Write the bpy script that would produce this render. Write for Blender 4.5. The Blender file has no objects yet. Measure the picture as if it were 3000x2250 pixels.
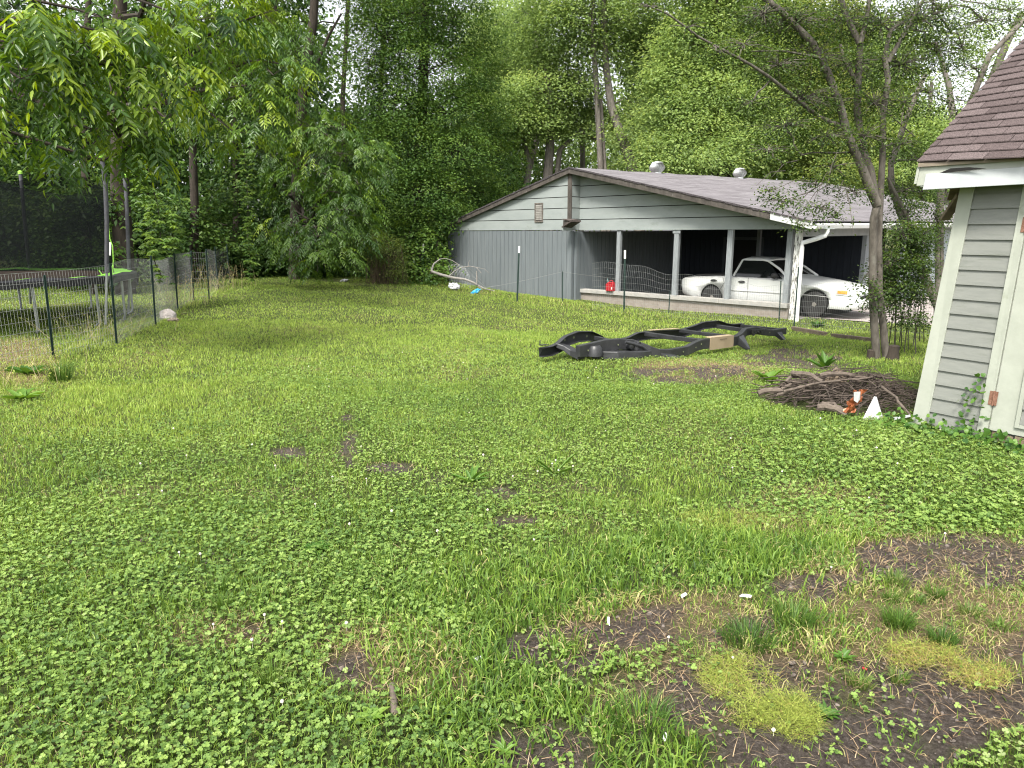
EXPOSURE = 2.15
import bpy, math, random
import numpy as np
from mathutils import Vector, Matrix
R = random.Random(7)
NR = np.random.default_rng(11)
SC = bpy.context.scene
COL = SC.collection
V = Vector
rad = math.radians

# ------------------------------------------------------------------ camera model (photo is 3000 x 2250)
F, CX, CY = 2080.0, 1500.0, 1125.0
PITCH, ROLL = math.atan(449 / 2080), -0.0047
EYE = V((0, 0, 1.65))
CAMROT = (Matrix.Rotation(math.pi / 2 - PITCH, 3, 'X') @ Matrix.Rotation(ROLL, 3, 'Z'))
CAMINV = CAMROT.transposed()

def ray(px, py):
    return (CAMROT @ V(((px - CX) / F, -(py - CY) / F, -1.0)))

def at(px, py, y):
    """world point on the ray through a photo pixel, at forward distance y"""
    d = ray(px, py)
    return EYE + d * (y / d.y)

def atz(px, py, z):
    d = ray(px, py)
    return EYE + d * ((z - EYE.z) / d.z)

def sm(t):
    t = np.clip(t, 0, 1)
    return t * t * (3 - 2 * t)

def gz(x, y):
    """ground height"""
    h = -0.56 * sm((y - 5) / 13.5) * sm((np.asarray(x) + 8) / 13.0)
    h = h + 0.035 * np.sin(x * 0.9 + 1.3) * np.sin(y * 0.7) + 0.02 * np.sin(x * 2.1 + y * 1.7)
    return h

def gzf(x, y):
    return float(gz(x, y))

def hit(px, py, lift=0.0):
    """where the ray through a photo pixel meets the ground"""
    d = ray(px, py)
    t = 0.5
    for _ in range(4000):
        p = EYE + d * t
        if p.z <= gzf(p.x, p.y) + lift:
            break
        t += 0.02 if t < 12 else 0.05
    return V((p.x, p.y, gzf(p.x, p.y)))

def proj(P):
    """photo pixels of an (n,3) array of world points"""
    M = np.array(CAMINV)
    q = (P - np.array(EYE)) @ M.T
    w = np.maximum(-q[:, 2], 1e-3)
    return CX + F * q[:, 0] / w, CY - F * q[:, 1] / w

# ------------------------------------------------------------------ numpy value noise
_perm = NR.random((256, 256))
def vnoise(x, y, s=1.0, o=3, seed=0):
    x = np.asarray(x, float) * s + seed * 17.31; y = np.asarray(y, float) * s + seed * 9.7
    out = np.zeros_like(x); amp, tot = 1.0, 0.0
    for k in range(o):
        xi = np.floor(x).astype(int); yi = np.floor(y).astype(int)
        fx = x - xi; fy = y - yi
        fx = fx * fx * (3 - 2 * fx); fy = fy * fy * (3 - 2 * fy)
        a = _perm[xi & 255, yi & 255]; b = _perm[(xi + 1) & 255, yi & 255]
        c = _perm[xi & 255, (yi + 1) & 255]; d = _perm[(xi + 1) & 255, (yi + 1) & 255]
        out += amp * ((a * (1 - fx) + b * fx) * (1 - fy) + (c * (1 - fx) + d * fx) * fy)
        tot += amp; amp *= 0.55; x = x * 2.03 + 5.1; y = y * 2.03 + 3.7
    return out / tot

# ------------------------------------------------------------------ scene objects
def tag(o, label=None, cat=None, group=None, kind=None):
    if label: o['label'] = label
    if cat: o['category'] = cat
    if group: o['group'] = group
    if kind: o['kind'] = kind
    return o

def empty(name, loc, label, cat, group=None):
    o = bpy.data.objects.new(name, None); COL.objects.link(o)
    o.location = loc; o.empty_display_size = 0.2
    return tag(o, label, cat, group)

def origin_of(o):
    v = V((0, 0, 0))
    while o is not None:
        v += o.location; o = o.parent
    return v

class MB:
    """collects shapes given in world coordinates; build() links them as one mesh object"""
    def __init__(s): s.v, s.f, s.sm = [], [], []
    def add(s, vs, fs, smooth=False):
        b = len(s.v)
        s.v += [tuple(p) for p in vs]
        for f in fs:
            s.f.append(tuple(b + i for i in f)); s.sm.append(smooth)
        return s
    def box(s, c, size, ax=None):
        c = V(c); X, Y, Z = ax if ax else (V((1, 0, 0)), V((0, 1, 0)), V((0, 0, 1)))
        h = [q / 2 for q in size]
        vs = [c + X * (a * h[0]) + Y * (b * h[1]) + Z * (d * h[2]) for a in (-1, 1) for b in (-1, 1) for d in (-1, 1)]
        return s.add(vs, [(0, 1, 3, 2), (4, 6, 7, 5), (0, 4, 5, 1), (2, 3, 7, 6), (0, 2, 6, 4), (1, 5, 7, 3)])
    def bar(s, a, b, w, h, up=V((0, 0, 1))):
        a, b = V(a), V(b); X = (b - a); L = X.length; X.normalize()
        Y = up.cross(X)
        if Y.length < 1e-4: Y = V((1, 0, 0)).cross(X)
        Y.normalize(); Z = X.cross(Y)
        return s.box((a + b) / 2, (L, w, h), (X, Y, Z))
    def tube(s, pts, r, n=8, caps=True, smooth=True):
        pts = [V(p) for p in pts]
        rs = r if isinstance(r, (list, tuple)) else [r] * len(pts)
        vs = []; prev = None
        for i, p in enumerate(pts):
            t = (pts[min(i + 1, len(pts) - 1)] - pts[max(i - 1, 0)])
            if t.length < 1e-9: t = V((0, 0, 1))
            t.normalize()
            if prev is None:
                a = V((0, 0, 1)) if abs(t.z) < 0.9 else V((1, 0, 0))
                X = t.cross(a).normalized()
            else:
                X = (prev - t * prev.dot(t))
                X = X.normalized() if X.length > 1e-6 else t.orthogonal().normalized()
            prev = X; Y = t.cross(X)
            for k in range(n):
                an = 2 * math.pi * k / n
                vs.append(p + (X * math.cos(an) + Y * math.sin(an)) * rs[i])
        fs = [(i * n + k, i * n + (k + 1) % n, (i + 1) * n + (k + 1) % n, (i + 1) * n + k) for i in range(len(pts) - 1) for k in range(n)]
        if caps:
            fs.append(tuple(reversed(range(n)))); fs.append(tuple((len(pts) - 1) * n + k for k in range(n)))
        return s.add(vs, fs, smooth)
    def prism(s, poly, off):
        """closed polygon (list of world points) extruded by vector off"""
        poly = [V(p) for p in poly]; off = V(off); n = len(poly)
        vs = poly + [p + off for p in poly]
        fs = [tuple(reversed(range(n))), tuple(range(n, 2 * n))] + [(i, (i + 1) % n, n + (i + 1) % n, n + i) for i in range(n)]
        return s.add(vs, fs)
    def lathe(s, prof, c, axis=V((0, 0, 1)), n=24, smooth=True, caps=True):
        """profile of (radius, height) about an axis through c"""
        c = V(c); axis = V(axis).normalized(); X = axis.orthogonal().normalized(); Y = axis.cross(X)
        vs = []
        for (r, h) in prof:
            for k in range(n):
                an = 2 * math.pi * k / n
                vs.append(c + axis * h + (X * math.cos(an) + Y * math.sin(an)) * r)
        m = len(prof)
        fs = [(i * n + k, i * n + (k + 1) % n, (i + 1) * n + (k + 1) % n, (i + 1) * n + k) for i in range(m - 1) for k in range(n)]
        if caps: fs.append(tuple(reversed(range(n)))); fs.append(tuple((m - 1) * n + k for k in range(n)))
        return s.add(vs, fs, smooth)
    def build(s, name, m, parent=None, bevel=0.0, angle=40):
        off = origin_of(parent) if parent else V((0, 0, 0))
        me = bpy.data.meshes.new(name)
        me.from_pydata([(p[0] - off.x, p[1] - off.y, p[2] - off.z) for p in s.v], [], s.f)
        me.polygons.foreach_set('use_smooth', s.sm)
        me.materials.append(m)
        me.update()
        if any(s.sm) and angle < 180:
            me.set_sharp_from_angle(angle=rad(angle))
        o = bpy.data.objects.new(name, me); COL.objects.link(o)
        if parent: o.parent = parent
        if bevel:
            b = o.modifiers.new('bevel', 'BEVEL'); b.width = bevel; b.segments = 2; b.limit_method = 'ANGLE'; b.angle_limit = rad(40)
        return o

def raw_mesh(name, co, faces_flat, nper, m, parent=None, tint=None, smooth=False):
    """big mesh from numpy arrays: co (n,3); faces_flat indices, nper = loops per face (int or array); tint = one float per face"""
    off = np.array(origin_of(parent)) if parent else np.zeros(3)
    co = np.asarray(co, np.float32) - off.astype(np.float32)
    faces_flat = np.asarray(faces_flat, np.int32).ravel()
    if np.isscalar(nper):
        nf = len(faces_flat) // nper; starts = np.arange(nf, dtype=np.int32) * nper
    else:
        nf = len(nper); starts = np.concatenate([[0], np.cumsum(nper)[:-1]]).astype(np.int32)
    me = bpy.data.meshes.new(name)
    me.vertices.add(len(co)); me.vertices.foreach_set('co', co.ravel())
    me.loops.add(len(faces_flat)); me.loops.foreach_set('vertex_index', faces_flat)
    me.polygons.add(nf); me.polygons.foreach_set('loop_start', starts)
    if smooth: me.polygons.foreach_set('use_smooth', np.ones(nf, bool))
    if tint is not None:
        at_ = me.attributes.new('tint', 'FLOAT', 'FACE'); at_.data.foreach_set('value', np.asarray(tint, np.float32))
    me.materials.append(m)
    me.update(calc_edges=True)
    o = bpy.data.objects.new(name, me); COL.objects.link(o)
    if parent: o.parent = parent
    return o

def copy_tree(o, parent=None):
    c = o.copy(); COL.objects.link(c); c.parent = parent
    for ch in list(o.children): copy_tree(ch, c)
    return c

# ------------------------------------------------------------------ materials
def nt_new(name):
    m = bpy.data.materials.new(name); m.use_nodes = True
    nt = m.node_tree; nt.nodes.clear()
    out = nt.nodes.new('ShaderNodeOutputMaterial')
    return m, nt, out

def N(nt, t, **kw):
    n = nt.nodes.new(t)
    for k, v in kw.items():
        if hasattr(n, k) and not k[0].isupper(): setattr(n, k, v)
    return n

def c4(c): return (c[0], c[1], c[2], 1.0)

def surf(name, c1, c2=None, scale=6.0, rough=0.6, bump=0.0, bscale=None, stretch=(1, 1, 1), spec=0.4, metal=0.0, c3=None, s3=1.2, t3=(0.55, 0.7), detail=6.0, coat=0.0):
    """principled with two noise-mixed colours, an optional patchy third colour (stains, wear) and noise bump"""
    m, nt, out = nt_new(name)
    b = N(nt, 'ShaderNodeBsdfPrincipled'); nt.links.new(b.outputs[0], out.inputs[0])
    b.inputs['Roughness'].default_value = rough; b.inputs['Specular IOR Level'].default_value = spec
    b.inputs['Metallic'].default_value = metal; b.inputs['Coat Weight'].default_value = coat
    b.inputs['Base Color'].default_value = c4(c1)
    tc = N(nt, 'ShaderNodeTexCoord'); mp = N(nt, 'ShaderNodeMapping'); mp.inputs['Scale'].default_value = stretch
    nt.links.new(tc.outputs['Object'], mp.inputs['Vector'])
    col = None
    if c2 is not None:
        no = N(nt, 'ShaderNodeTexNoise'); no.inputs['Scale'].default_value = scale; no.inputs['Detail'].default_value = detail; no.inputs['Roughness'].default_value = 0.65
        nt.links.new(mp.outputs[0], no.inputs['Vector'])
        rp = N(nt, 'ShaderNodeValToRGB'); rp.color_ramp.elements[0].position = 0.32; rp.color_ramp.elements[1].position = 0.68
        rp.color_ramp.elements[0].color = c4(c1); rp.color_ramp.elements[1].color = c4(c2)
        nt.links.new(no.outputs['Fac'], rp.inputs[0]); col = rp.outputs[0]
    if c3 is not None:
        n3 = N(nt, 'ShaderNodeTexNoise'); n3.inputs['Scale'].default_value = s3; n3.inputs['Detail'].default_value = 8; n3.inputs['Roughness'].default_value = 0.7
        nt.links.new(mp.outputs[0], n3.inputs['Vector'])
        r3 = N(nt, 'ShaderNodeValToRGB'); r3.color_ramp.elements[0].position = t3[0]; r3.color_ramp.elements[1].position = t3[1]
        nt.links.new(n3.outputs['Fac'], r3.inputs[0])
        mx = N(nt, 'ShaderNodeMix', data_type='RGBA')
        nt.links.new(r3.outputs[0], mx.inputs['Factor'])
        if col is not None: nt.links.new(col, mx.inputs['A'])
        else: mx.inputs['A'].default_value = c4(c1)
        mx.inputs['B'].default_value = c4(c3); col = mx.outputs['Result']
    if col is not None: nt.links.new(col, b.inputs['Base Color'])
    if bump:
        nb = N(nt, 'ShaderNodeTexNoise'); nb.inputs['Scale'].default_value = bscale or scale * 3; nb.inputs['Detail'].default_value = 6
        nt.links.new(mp.outputs[0], nb.inputs['Vector'])
        bp = N(nt, 'ShaderNodeBump'); bp.inputs['Strength'].default_value = bump; bp.inputs['Distance'].default_value = 0.02
        nt.links.new(nb.outputs['Fac'], bp.inputs['Height']); nt.links.new(bp.outputs[0], b.inputs['Normal'])
    return m

def leafmat(name, cols, trans=0.3, rough=0.5, spec=0.3):
    """leaf colour from the per-face tint attribute, with light passing through the blade"""
    m, nt, out = nt_new(name)
    a = N(nt, 'ShaderNodeAttribute'); a.attribute_name = 'tint'
    rp = N(nt, 'ShaderNodeValToRGB')
    el = rp.color_ramp.elements
    while len(el) < len(cols): el.new(0.5)
    for i, c in enumerate(cols):
        el[i].position = i / (len(cols) - 1); el[i].color = c4(c)
    nt.links.new(a.outputs['Fac'], rp.inputs[0])
    b = N(nt, 'ShaderNodeBsdfPrincipled'); b.inputs['Roughness'].default_value = rough; b.inputs['Specular IOR Level'].default_value = spec
    nt.links.new(rp.outputs[0], b.inputs['Base Color'])
    t = N(nt, 'ShaderNodeBsdfTranslucent')
    hs = N(nt, 'ShaderNodeHueSaturation'); hs.inputs['Hue'].default_value = 0.485; hs.inputs['Saturation'].default_value = 1.1; hs.inputs['Value'].default_value = 1.35
    nt.links.new(rp.outputs[0], hs.inputs['Color']); nt.links.new(hs.outputs[0], t.inputs['Color'])
    mx = N(nt, 'ShaderNodeMixShader'); mx.inputs[0].default_value = trans
    nt.links.new(b.outputs[0], mx.inputs[1]); nt.links.new(t.outputs[0], mx.inputs[2]); nt.links.new(mx.outputs[0], out.inputs[0])
    return m
# ------------------------------------------------------------------ camera, sky, sun
cd = bpy.data.cameras.new('camera'); cam = bpy.data.objects.new('camera', cd); COL.objects.link(cam)
cd.sensor_width = 36.0; cd.lens = F * 36.0 / 3000.0; cd.clip_start = 0.05; cd.clip_end = 2000
cam.matrix_world = Matrix.Translation(EYE) @ CAMROT.to_4x4()
SC.camera = cam
SUN_EL, SUN_AZ = rad(54), rad(203)       # azimuth clockwise from +Y
wd = bpy.data.worlds.new('World'); SC.world = wd; wd.use_nodes = True
nt = wd.node_tree; nt.nodes.clear()
wo = nt.nodes.new('ShaderNodeOutputWorld'); bg = nt.nodes.new('ShaderNodeBackground')
sky = nt.nodes.new('ShaderNodeTexSky'); sky.sky_type = 'NISHITA'; sky.sun_disc = False
sky.sun_elevation = SUN_EL; sky.sun_rotation = SUN_AZ; sky.air_density = 1.0; sky.dust_density = 3.0; sky.ozone_density = 1.0
hs = nt.nodes.new('ShaderNodeHueSaturation'); hs.inputs['Saturation'].default_value = 0.16; hs.inputs['Value'].default_value = 1.0
nt.links.new(sky.outputs[0], hs.inputs['Color']); nt.links.new(hs.outputs[0], bg.inputs[0]); bg.inputs[1].default_value = 0.08
nt.links.new(bg.outputs[0], wo.inputs[0])
sl = bpy.data.lights.new('sun', 'SUN'); sl.energy = 1.5; sl.angle = rad(14); sl.color = (1.0, 0.95, 0.86)
so = bpy.data.objects.new('sun', sl); COL.objects.link(so)
sd = V((math.sin(SUN_AZ) * math.cos(SUN_EL), math.cos(SUN_AZ) * math.cos(SUN_EL), math.sin(SUN_EL)))
so.rotation_euler = sd.to_track_quat('Z', 'Y').to_euler(); so.location = sd * 60
SC.view_settings.view_transform = 'Standard'; SC.view_settings.look = 'None'
SC.view_settings.exposure = EXPOSURE; SC.view_settings.gamma = 1.0
SC.cycles.max_bounces = 6; SC.cycles.diffuse_bounces = 3; SC.cycles.transmission_bounces = 4; SC.cycles.transparent_max_bounces = 16
SC.cycles.use_denoising = True; SC.cycles.denoiser = "OPENIMAGEDENOISE"; SC.cycles.denoising_input_passes = "RGB_ALBEDO_NORMAL"; SC.cycles.denoising_prefilter = "ACCURATE"; SC.cycles.filter_width = 1.15; pass
SC.cycles.caustics_reflective = False; SC.cycles.caustics_refractive = False

# ------------------------------------------------------------------ frames of the two buildings
HK = V((7.0, 17.6, 0)); HU = V((-0.69, 0.724, 0)).normalized(); HV = V((0.724, 0.69, 0)).normalized()
HG = -0.56
def H(u, v, z): return HK + HU * u + HV * v + V((0, 0, z))
def h_at(px, py, v):
    """(u, z) on the house plane at depth v under a photo pixel"""
    d = ray(px, py); n = HV
    t = (HK + HV * v - EYE).dot(n) / d.dot(n)
    p = EYE + d * t
    return (p - HK).dot(HU), p.z
def h_side(px, py, u):
    d = ray(px, py); t = (HK + HU * u - EYE).dot(HU) / d.dot(HU)
    p = EYE + d * t
    return (p - HK).dot(HV), p.z

# ------------------------------------------------------------------ cover map of the yard: bare soil, straw, clover
BARE = [(1690,1905,150,55),(1960,2075,250,100),(2360,2190,330,85),(2220,2000,230,60),(2060,1835,190,45),(2790,1650,230,55),
        (1100,1965,110,55),(1600,2190,130,70),(1450,1455,55,16),(2330,1052,110,26),(2040,1098,150,22),(2960,2010,190,110),
        (1155,1372,60,14),(1020,1290,20,60),(2720,1980,260,60),(2880,1620,200,40),(2700,2140,150,60),(1290,1985,120,45),
        (700,1850,60,20),(650,1640,50,14),(1500,1530,50,14),(840,1330,40,12),(2420,1740,130,40)]
STRAW = [(2700,1850,330,190),(2780,1640,280,80),(2930,2000,200,140),(2180,1960,260,90),(1130,1910,170,75),(1950,1850,280,100),
         (2400,1500,220,70),(2000,2050,220,80),(1200,1990,170,60),(2560,1700,220,80),(640,1850,140,50),(2050,1090,180,30),(60,1060,90,60)]
CLOVER = [(250,2050,700,330),(500,1700,520,200),(2650,2150,420,110),(900,1480,500,130),(1450,1250,560,120),(2750,1420,420,120),(2350,1250,420,110),
          (1850,1120,420,70),(1750,1980,260,60),(600,1330,360,80),(1300,1130,420,60),(1130,1830,200,50),(1450,2170,260,90),(1960,1960,190,45)]
def ell(px, py, lst, soft=0.5):
    m = np.zeros_like(px)
    for (a, b, c, d) in lst:
        q = ((px - a) / c) ** 2 + ((py - b) / d) ** 2
        m = np.maximum(m, np.clip((1.0 + soft - np.sqrt(q)) / soft, 0, 1))
    return m
def cover(x, y):
    P = np.stack([x, y, gz(x, y)], -1)
    px, py = proj(P)
    n1 = vnoise(x, y, 2.3, 4, 1); n2 = vnoise(x, y, 0.9, 3, 2); n3 = vnoise(x, y, 5.5, 3, 3)
    b = ell(px, py, BARE); s = ell(px, py, STRAW); c = ell(px, py, CLOVER, 0.8)
    bare = np.clip((b * 0.62 + (n1 - 0.5) * 1.7 + (n3 - 0.5) * 2.2 - 0.14) * 2.4, 0, 1) * (b > 0.02)
    bare = np.maximum(bare, np.clip((n1 * 0.6 + n3 * 0.4 - 0.70) * 9, 0, 1))
    straw = np.clip(s * 0.85 + (n2 - 0.5) * 1.2 - 0.1, 0, 1)
    clov = np.clip(c * 0.85 + (n1 - 0.5) * 1.6 + (n2 - 0.5) * 0.9 + 0.02, 0, 1)
    return bare, straw, clov

# ------------------------------------------------------------------ ground sheet
def axis(lo, hi, a, b, fine, coarse_steps):
    mid = np.arange(a, b + 1e-6, fine)
    left = a - np.geomspace(fine * 2, a - lo, coarse_steps)[::-1]; right = b + np.geomspace(fine * 2, hi - b, coarse_steps)
    return np.concatenate([left, mid, right])
gx = axis(-500, 500, -9, 11, 0.10, 26); gy = axis(-300, 700, 1.2, 16, 0.10, 40)
GX, GY = np.meshgrid(gx, gy)
GZ = gz(np.clip(GX, -40, 40), np.clip(GY, -10, 60))
near = np.clip(1.2 - GY / 14, 0, 1)
GZ = GZ + near * (vnoise(GX, GY, 3.1, 4, 5) - 0.5) * 0.05 + near * (vnoise(GX, GY, 14, 3, 6) - 0.5) * 0.018
bare, straw, _ = cover(GX.ravel(), np.clip(GY.ravel(), 0.5, 300))
nxx, nyy = len(gx), len(gy)
ii, jj = np.meshgrid(np.arange(nxx - 1), np.arange(nyy - 1))
a0 = (jj * nxx + ii).ravel()
quads = np.stack([a0, a0 + 1, a0 + 1 + nxx, a0 + nxx], -1)

m, nt, out = nt_new('soil_and_thatch')
b = N(nt, 'ShaderNodeBsdfPrincipled'); b.inputs['Roughness'].default_value = 0.95; b.inputs['Specular IOR Level'].default_value = 0.15
tc = N(nt, 'ShaderNodeTexCoord')
def noise(sc, det=8, ro=0.7):
    n = N(nt, 'ShaderNodeTexNoise'); n.inputs['Scale'].default_value = sc; n.inputs['Detail'].default_value = det; n.inputs['Roughness'].default_value = ro
    nt.links.new(tc.outputs['Object'], n.inputs['Vector']); return n.outputs['Fac']
def ramp(fac, stops):
    r = N(nt, 'ShaderNodeValToRGB'); e = r.color_ramp.elements
    while len(e) < len(stops): e.new(0.5)
    for q, (p, c) in enumerate(stops): e[q].position = p; e[q].color = c4(c)
    nt.links.new(fac, r.inputs[0]); return r.outputs[0]
def mix(fac, a, bb):
    x = N(nt, 'ShaderNodeMix', data_type='RGBA')
    nt.links.new(fac, x.inputs['Factor']); nt.links.new(a, x.inputs['A']); nt.links.new(bb, x.inputs['B']); return x.outputs['Result']
soil = ramp(noise(60), [(0.3, (0.042, 0.034, 0.029)), (0.52, (0.095, 0.078, 0.067)), (0.72, (0.20, 0.17, 0.15))])
thatch = ramp(noise(35), [(0.3, (0.030, 0.040, 0.014)), (0.5, (0.062, 0.082, 0.024)), (0.75, (0.15, 0.16, 0.06))])
strawc = ramp(noise(90), [(0.3, (0.10, 0.075, 0.045)), (0.6, (0.27, 0.20, 0.115))])
at1 = N(nt, 'ShaderNodeAttribute'); at1.attribute_name = 'bare'
at2 = N(nt, 'ShaderNodeAttribute'); at2.attribute_name = 'straw'
col = mix(at1.outputs['Fac'], mix(at2.outputs['Fac'], thatch, strawc), soil)
nt.links.new(col, b.inputs['Base Color'])
bp = N(nt, 'ShaderNodeBump'); bp.inputs['Strength'].default_value = 1.0; bp.inputs['Distance'].default_value = 0.05
nt.links.new(noise(38, 10, .75), bp.inputs['Height']); nt.links.new(bp.outputs[0], b.inputs['Normal'])
nt.links.new(b.outputs[0], out.inputs[0])
ground = raw_mesh('ground', np.stack([GX.ravel(), GY.ravel(), GZ.ravel()], -1), quads, 4, m, smooth=True)
for nm, arr in (('bare', bare), ('straw', straw)):
    q = ground.data.attributes.new(nm, 'FLOAT', 'POINT'); q.data.foreach_set('value', arr.astype(np.float32))
ground['kind'] = 'structure'


# ------------------------------------------------------------------ leaves as mesh arrays
def unit(a): return a / np.maximum(np.linalg.norm(a, axis=-1, keepdims=True), 1e-9)
def rdir(n, up=0.0):
    d = NR.normal(size=(n, 3)); d[:, 2] += up; return unit(d)
class Leaves:
    """kite: two triangles; lance / round: two folded quads"""
    def __init__(s): s.co, s.ix, s.np_, s.t, s.n = [], [], [], [], 0
    def add(s, pos, d, nrm, L, W, tint, style='kite', fold=0.25, curl=0.0):
        n = len(pos)
        if n == 0: return s
        L = np.broadcast_to(np.asarray(L, float).reshape(-1, 1), (n, 1)); W = np.broadcast_to(np.asarray(W, float).reshape(-1, 1), (n, 1))
        d = unit(d); side = unit(np.cross(nrm, d)); nr = np.cross(d, side)
        def pt(a, w, up): return pos + d * (L * a) + side * (W * w) + nr * (W * up - L * curl * a * a)
        if style == 'kite':
            vs = [pt(0, 0, 0), pt(.42, .5, fold), pt(1, 0, 0), pt(.42, -.5, fold)]
            ix = np.array([[0, 2, 1], [0, 3, 2]])
        else:
            if style == 'lance': q = ((.28, .46), (.62, .40), 1.0)
            elif style == 'round': q = ((.45, .55), (.92, .42), .9)
            else: q = ((.2, .5), (.7, .36), 1.0)      # blade / broad
            vs = [pt(0, 0, 0), pt(q[0][0], q[0][1], fold), pt(q[1][0], q[1][1], fold), pt(q[2], 0, 0), pt(q[1][0], -q[1][1], fold), pt(q[0][0], -q[0][1], fold)]
            ix = np.array([[0, 3, 2, 1], [0, 5, 4, 3]])
        k = len(vs)
        s.co.append(np.stack(vs, 1).reshape(-1, 3))
        s.ix.append((ix[None] + (np.arange(n) * k)[:, None, None] + s.n).ravel())
        s.np_.append(np.full(n * 2, ix.shape[1], np.int32)); s.n += n * k
        s.t.append(np.repeat(np.broadcast_to(np.asarray(tint, float), (n,)), 2))
        return s
    def build(s, name, m, parent=None):
        return raw_mesh(name, np.concatenate(s.co), np.concatenate(s.ix), np.concatenate(s.np_), m, parent, np.clip(np.concatenate(s.t), 0, 1))

def blades(pos, d, h, w, bend, tint, bag):
    """grass blades: a bent strip of one quad and one triangle"""
    n = len(pos); h = h.reshape(-1, 1); w = w.reshape(-1, 1)
    ang = NR.random(n) * 6.283; side = np.stack([np.cos(ang), np.sin(ang), np.zeros(n)], -1)
    up = np.array([0, 0, 1.0])
    mid = pos + up * (h * 0.58) + d * (h * bend.reshape(-1, 1) * 0.35)
    tip = pos + up * (h * (1 - 0.35 * bend.reshape(-1, 1))) + d * (h * bend.reshape(-1, 1))
    vs = np.stack([pos - side * w * .5, pos + side * w * .5, mid + side * w * .42, mid - side * w * .42, tip], 1).reshape(-1, 3)
    b = (np.arange(n) * 5)[:, None] + bag['n']
    ix = np.concatenate([b + np.array([[0, 1, 2, 3]]), b + np.array([[3, 2, 4]])], 1).ravel()
    bag['co'].append(vs); bag['ix'].append(ix); bag['np'].append(np.tile(np.array([4, 3], np.int32), n)); bag['t'].append(np.repeat(tint, 2)); bag['n'] += 5 * n
def newbag(): return dict(co=[], ix=[], np=[], t=[], n=0)
def bagbuild(bag, name, m, parent=None):
    return raw_mesh(name, np.concatenate(bag['co']), np.concatenate(bag['ix']), np.concatenate(bag['np']), m, parent, np.clip(np.concatenate(bag['t']), 0, 1))
# ------------------------------------------------------------------ shed at the right
SHC = hit(2676, 1247)
SHW = V((0.55, -0.835, 0)).normalized()       # along the wall, towards the camera
SHN = V((0.835, 0.55, 0)).normalized()        # into the shed
SG = SHC.z
LEAN = 0.085                                   # the old shed leans
def S(t, n, z):
    """t along the wall, n into the shed, z above its ground; the lean pushes it over along -wall / into the shed"""
    q = SHC + SHW * t + SHN * n + V((0, 0, z))
    return q + V((1, 0, 0)) * (z * max(0.03, min(0.10, LEAN - .07 * t)))
shed = empty('garden_shed', SHC, 'grey vinyl sided garden shed with white trim and brown shingled roof', 'shed')
SIDING = surf('vinyl_siding', (0.172, 0.180, 0.164), (0.205, 0.211, 0.192), 5, 0.45, 0.10, 60, (1, 1, 8), c3=(0.110, 0.124, 0.098), s3=2.2, t3=(0.56, 0.78))
TRIMW = surf('trim_white', (0.30, 0.318, 0.27), (0.365, 0.382, 0.33), 4, 0.5, 0.06, 40, c3=(0.21, 0.23, 0.16), s3=3.0, t3=(0.58, 0.75))
FASC = surf('fascia_white', (0.36, 0.385, 0.395), (0.43, 0.45, 0.455), 4, 0.5, 0.05, 30, c3=(0.42, 0.43, 0.40), s3=5.0, t3=(0.64, 0.75))
ROTW = surf('rotten_wood', (0.10, 0.075, 0.055), (0.22, 0.17, 0.12), 9, 0.9, 0.5, 20, (1, 1, .3))
RUST = surf('rusty_hinge', (0.16, 0.07, 0.045), (0.30, 0.17, 0.12), 40, 0.8, 0.3, metal=0.3)
BLACKGAP = surf('dark_gap', (0.012, 0.011, 0.010), rough=0.95)
EZ = 1.99                                      # wall top
T_J = 0.50                                     # door jamb
def courses(m, t0, t1, z0, z1, step, n0):
    z = z0; k = 0
    while z < z1 - 0.01:
        za = min(z + step, z1)
        jog = R.uniform(-.0015, .0015)
        a, b = S(t0, n0 - 0.017 + jog, z), S(t1, n0 - 0.017 - jog, z)
        c, d = S(t1, n0 - 0.001, za + 0.004), S(t0, n0 - 0.001, za + 0.004)
        e, f, g, h = S(t0, n0 + 0.006, z + .002), S(t1, n0 + 0.006, z + .002), S(t1, n0 + 0.008, za + .004), S(t0, n0 + 0.008, za + .004)
        m.add([a, b, c, d, e, f, g, h], [(0, 1, 2, 3), (0, 4, 5, 1), (7, 6, 5, 4), (0, 3, 7, 4), (1, 5, 6, 2), (3, 2, 6, 7)])
        z = za; k += 1
m = MB(); courses(m, 0.10, T_J, 0.03, EZ, 0.118, 0.0); m.build('wall_siding', SIDING, shed)
m = MB()
m.prism([S(0, .012, 0.0), S(3.4, .012, 0.0), S(3.4, .012, EZ), S(0, .012, EZ)], SHN * 0.08)
m.prism([S(0, .09, 0.0), S(0, .09, EZ), S(0, 2.6, EZ), S(0, 2.6, 0.0)], SHW * 0.06)
m.build('wall', SIDING, shed)
m = MB()     # corner board, two faces
m.prism([S(-0.012, -0.022, -0.02), S(0.115, -0.022, -0.02), S(0.115, -0.022, EZ), S(-0.012, -0.022, EZ)], SHN * 0.033)
m.prism([S(-0.012, 0.011, -0.02), S(-0.012, 0.011, EZ), S(-0.012, 0.12, EZ), S(-0.012, 0.12, -0.02)], SHW * 0.012)
m.build('corner_board', TRIMW, shed, 0.003)
m = MB()     # door surround
m.prism([S(T_J, -0.030, 0.0), S(T_J + .075, -0.030, 0.0), S(T_J + .075, -0.030, EZ), S(T_J, -0.030, EZ)], SHN * 0.041)
m.prism([S(T_J + 0.076, -0.014, 0.0), S(T_J + .082, -0.014, 0), S(T_J + .082, -0.014, EZ), S(T_J + .076, -0.014, EZ)], SHN * 0.02)
m.build('door_trim', TRIMW, shed, 0.003)
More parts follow.
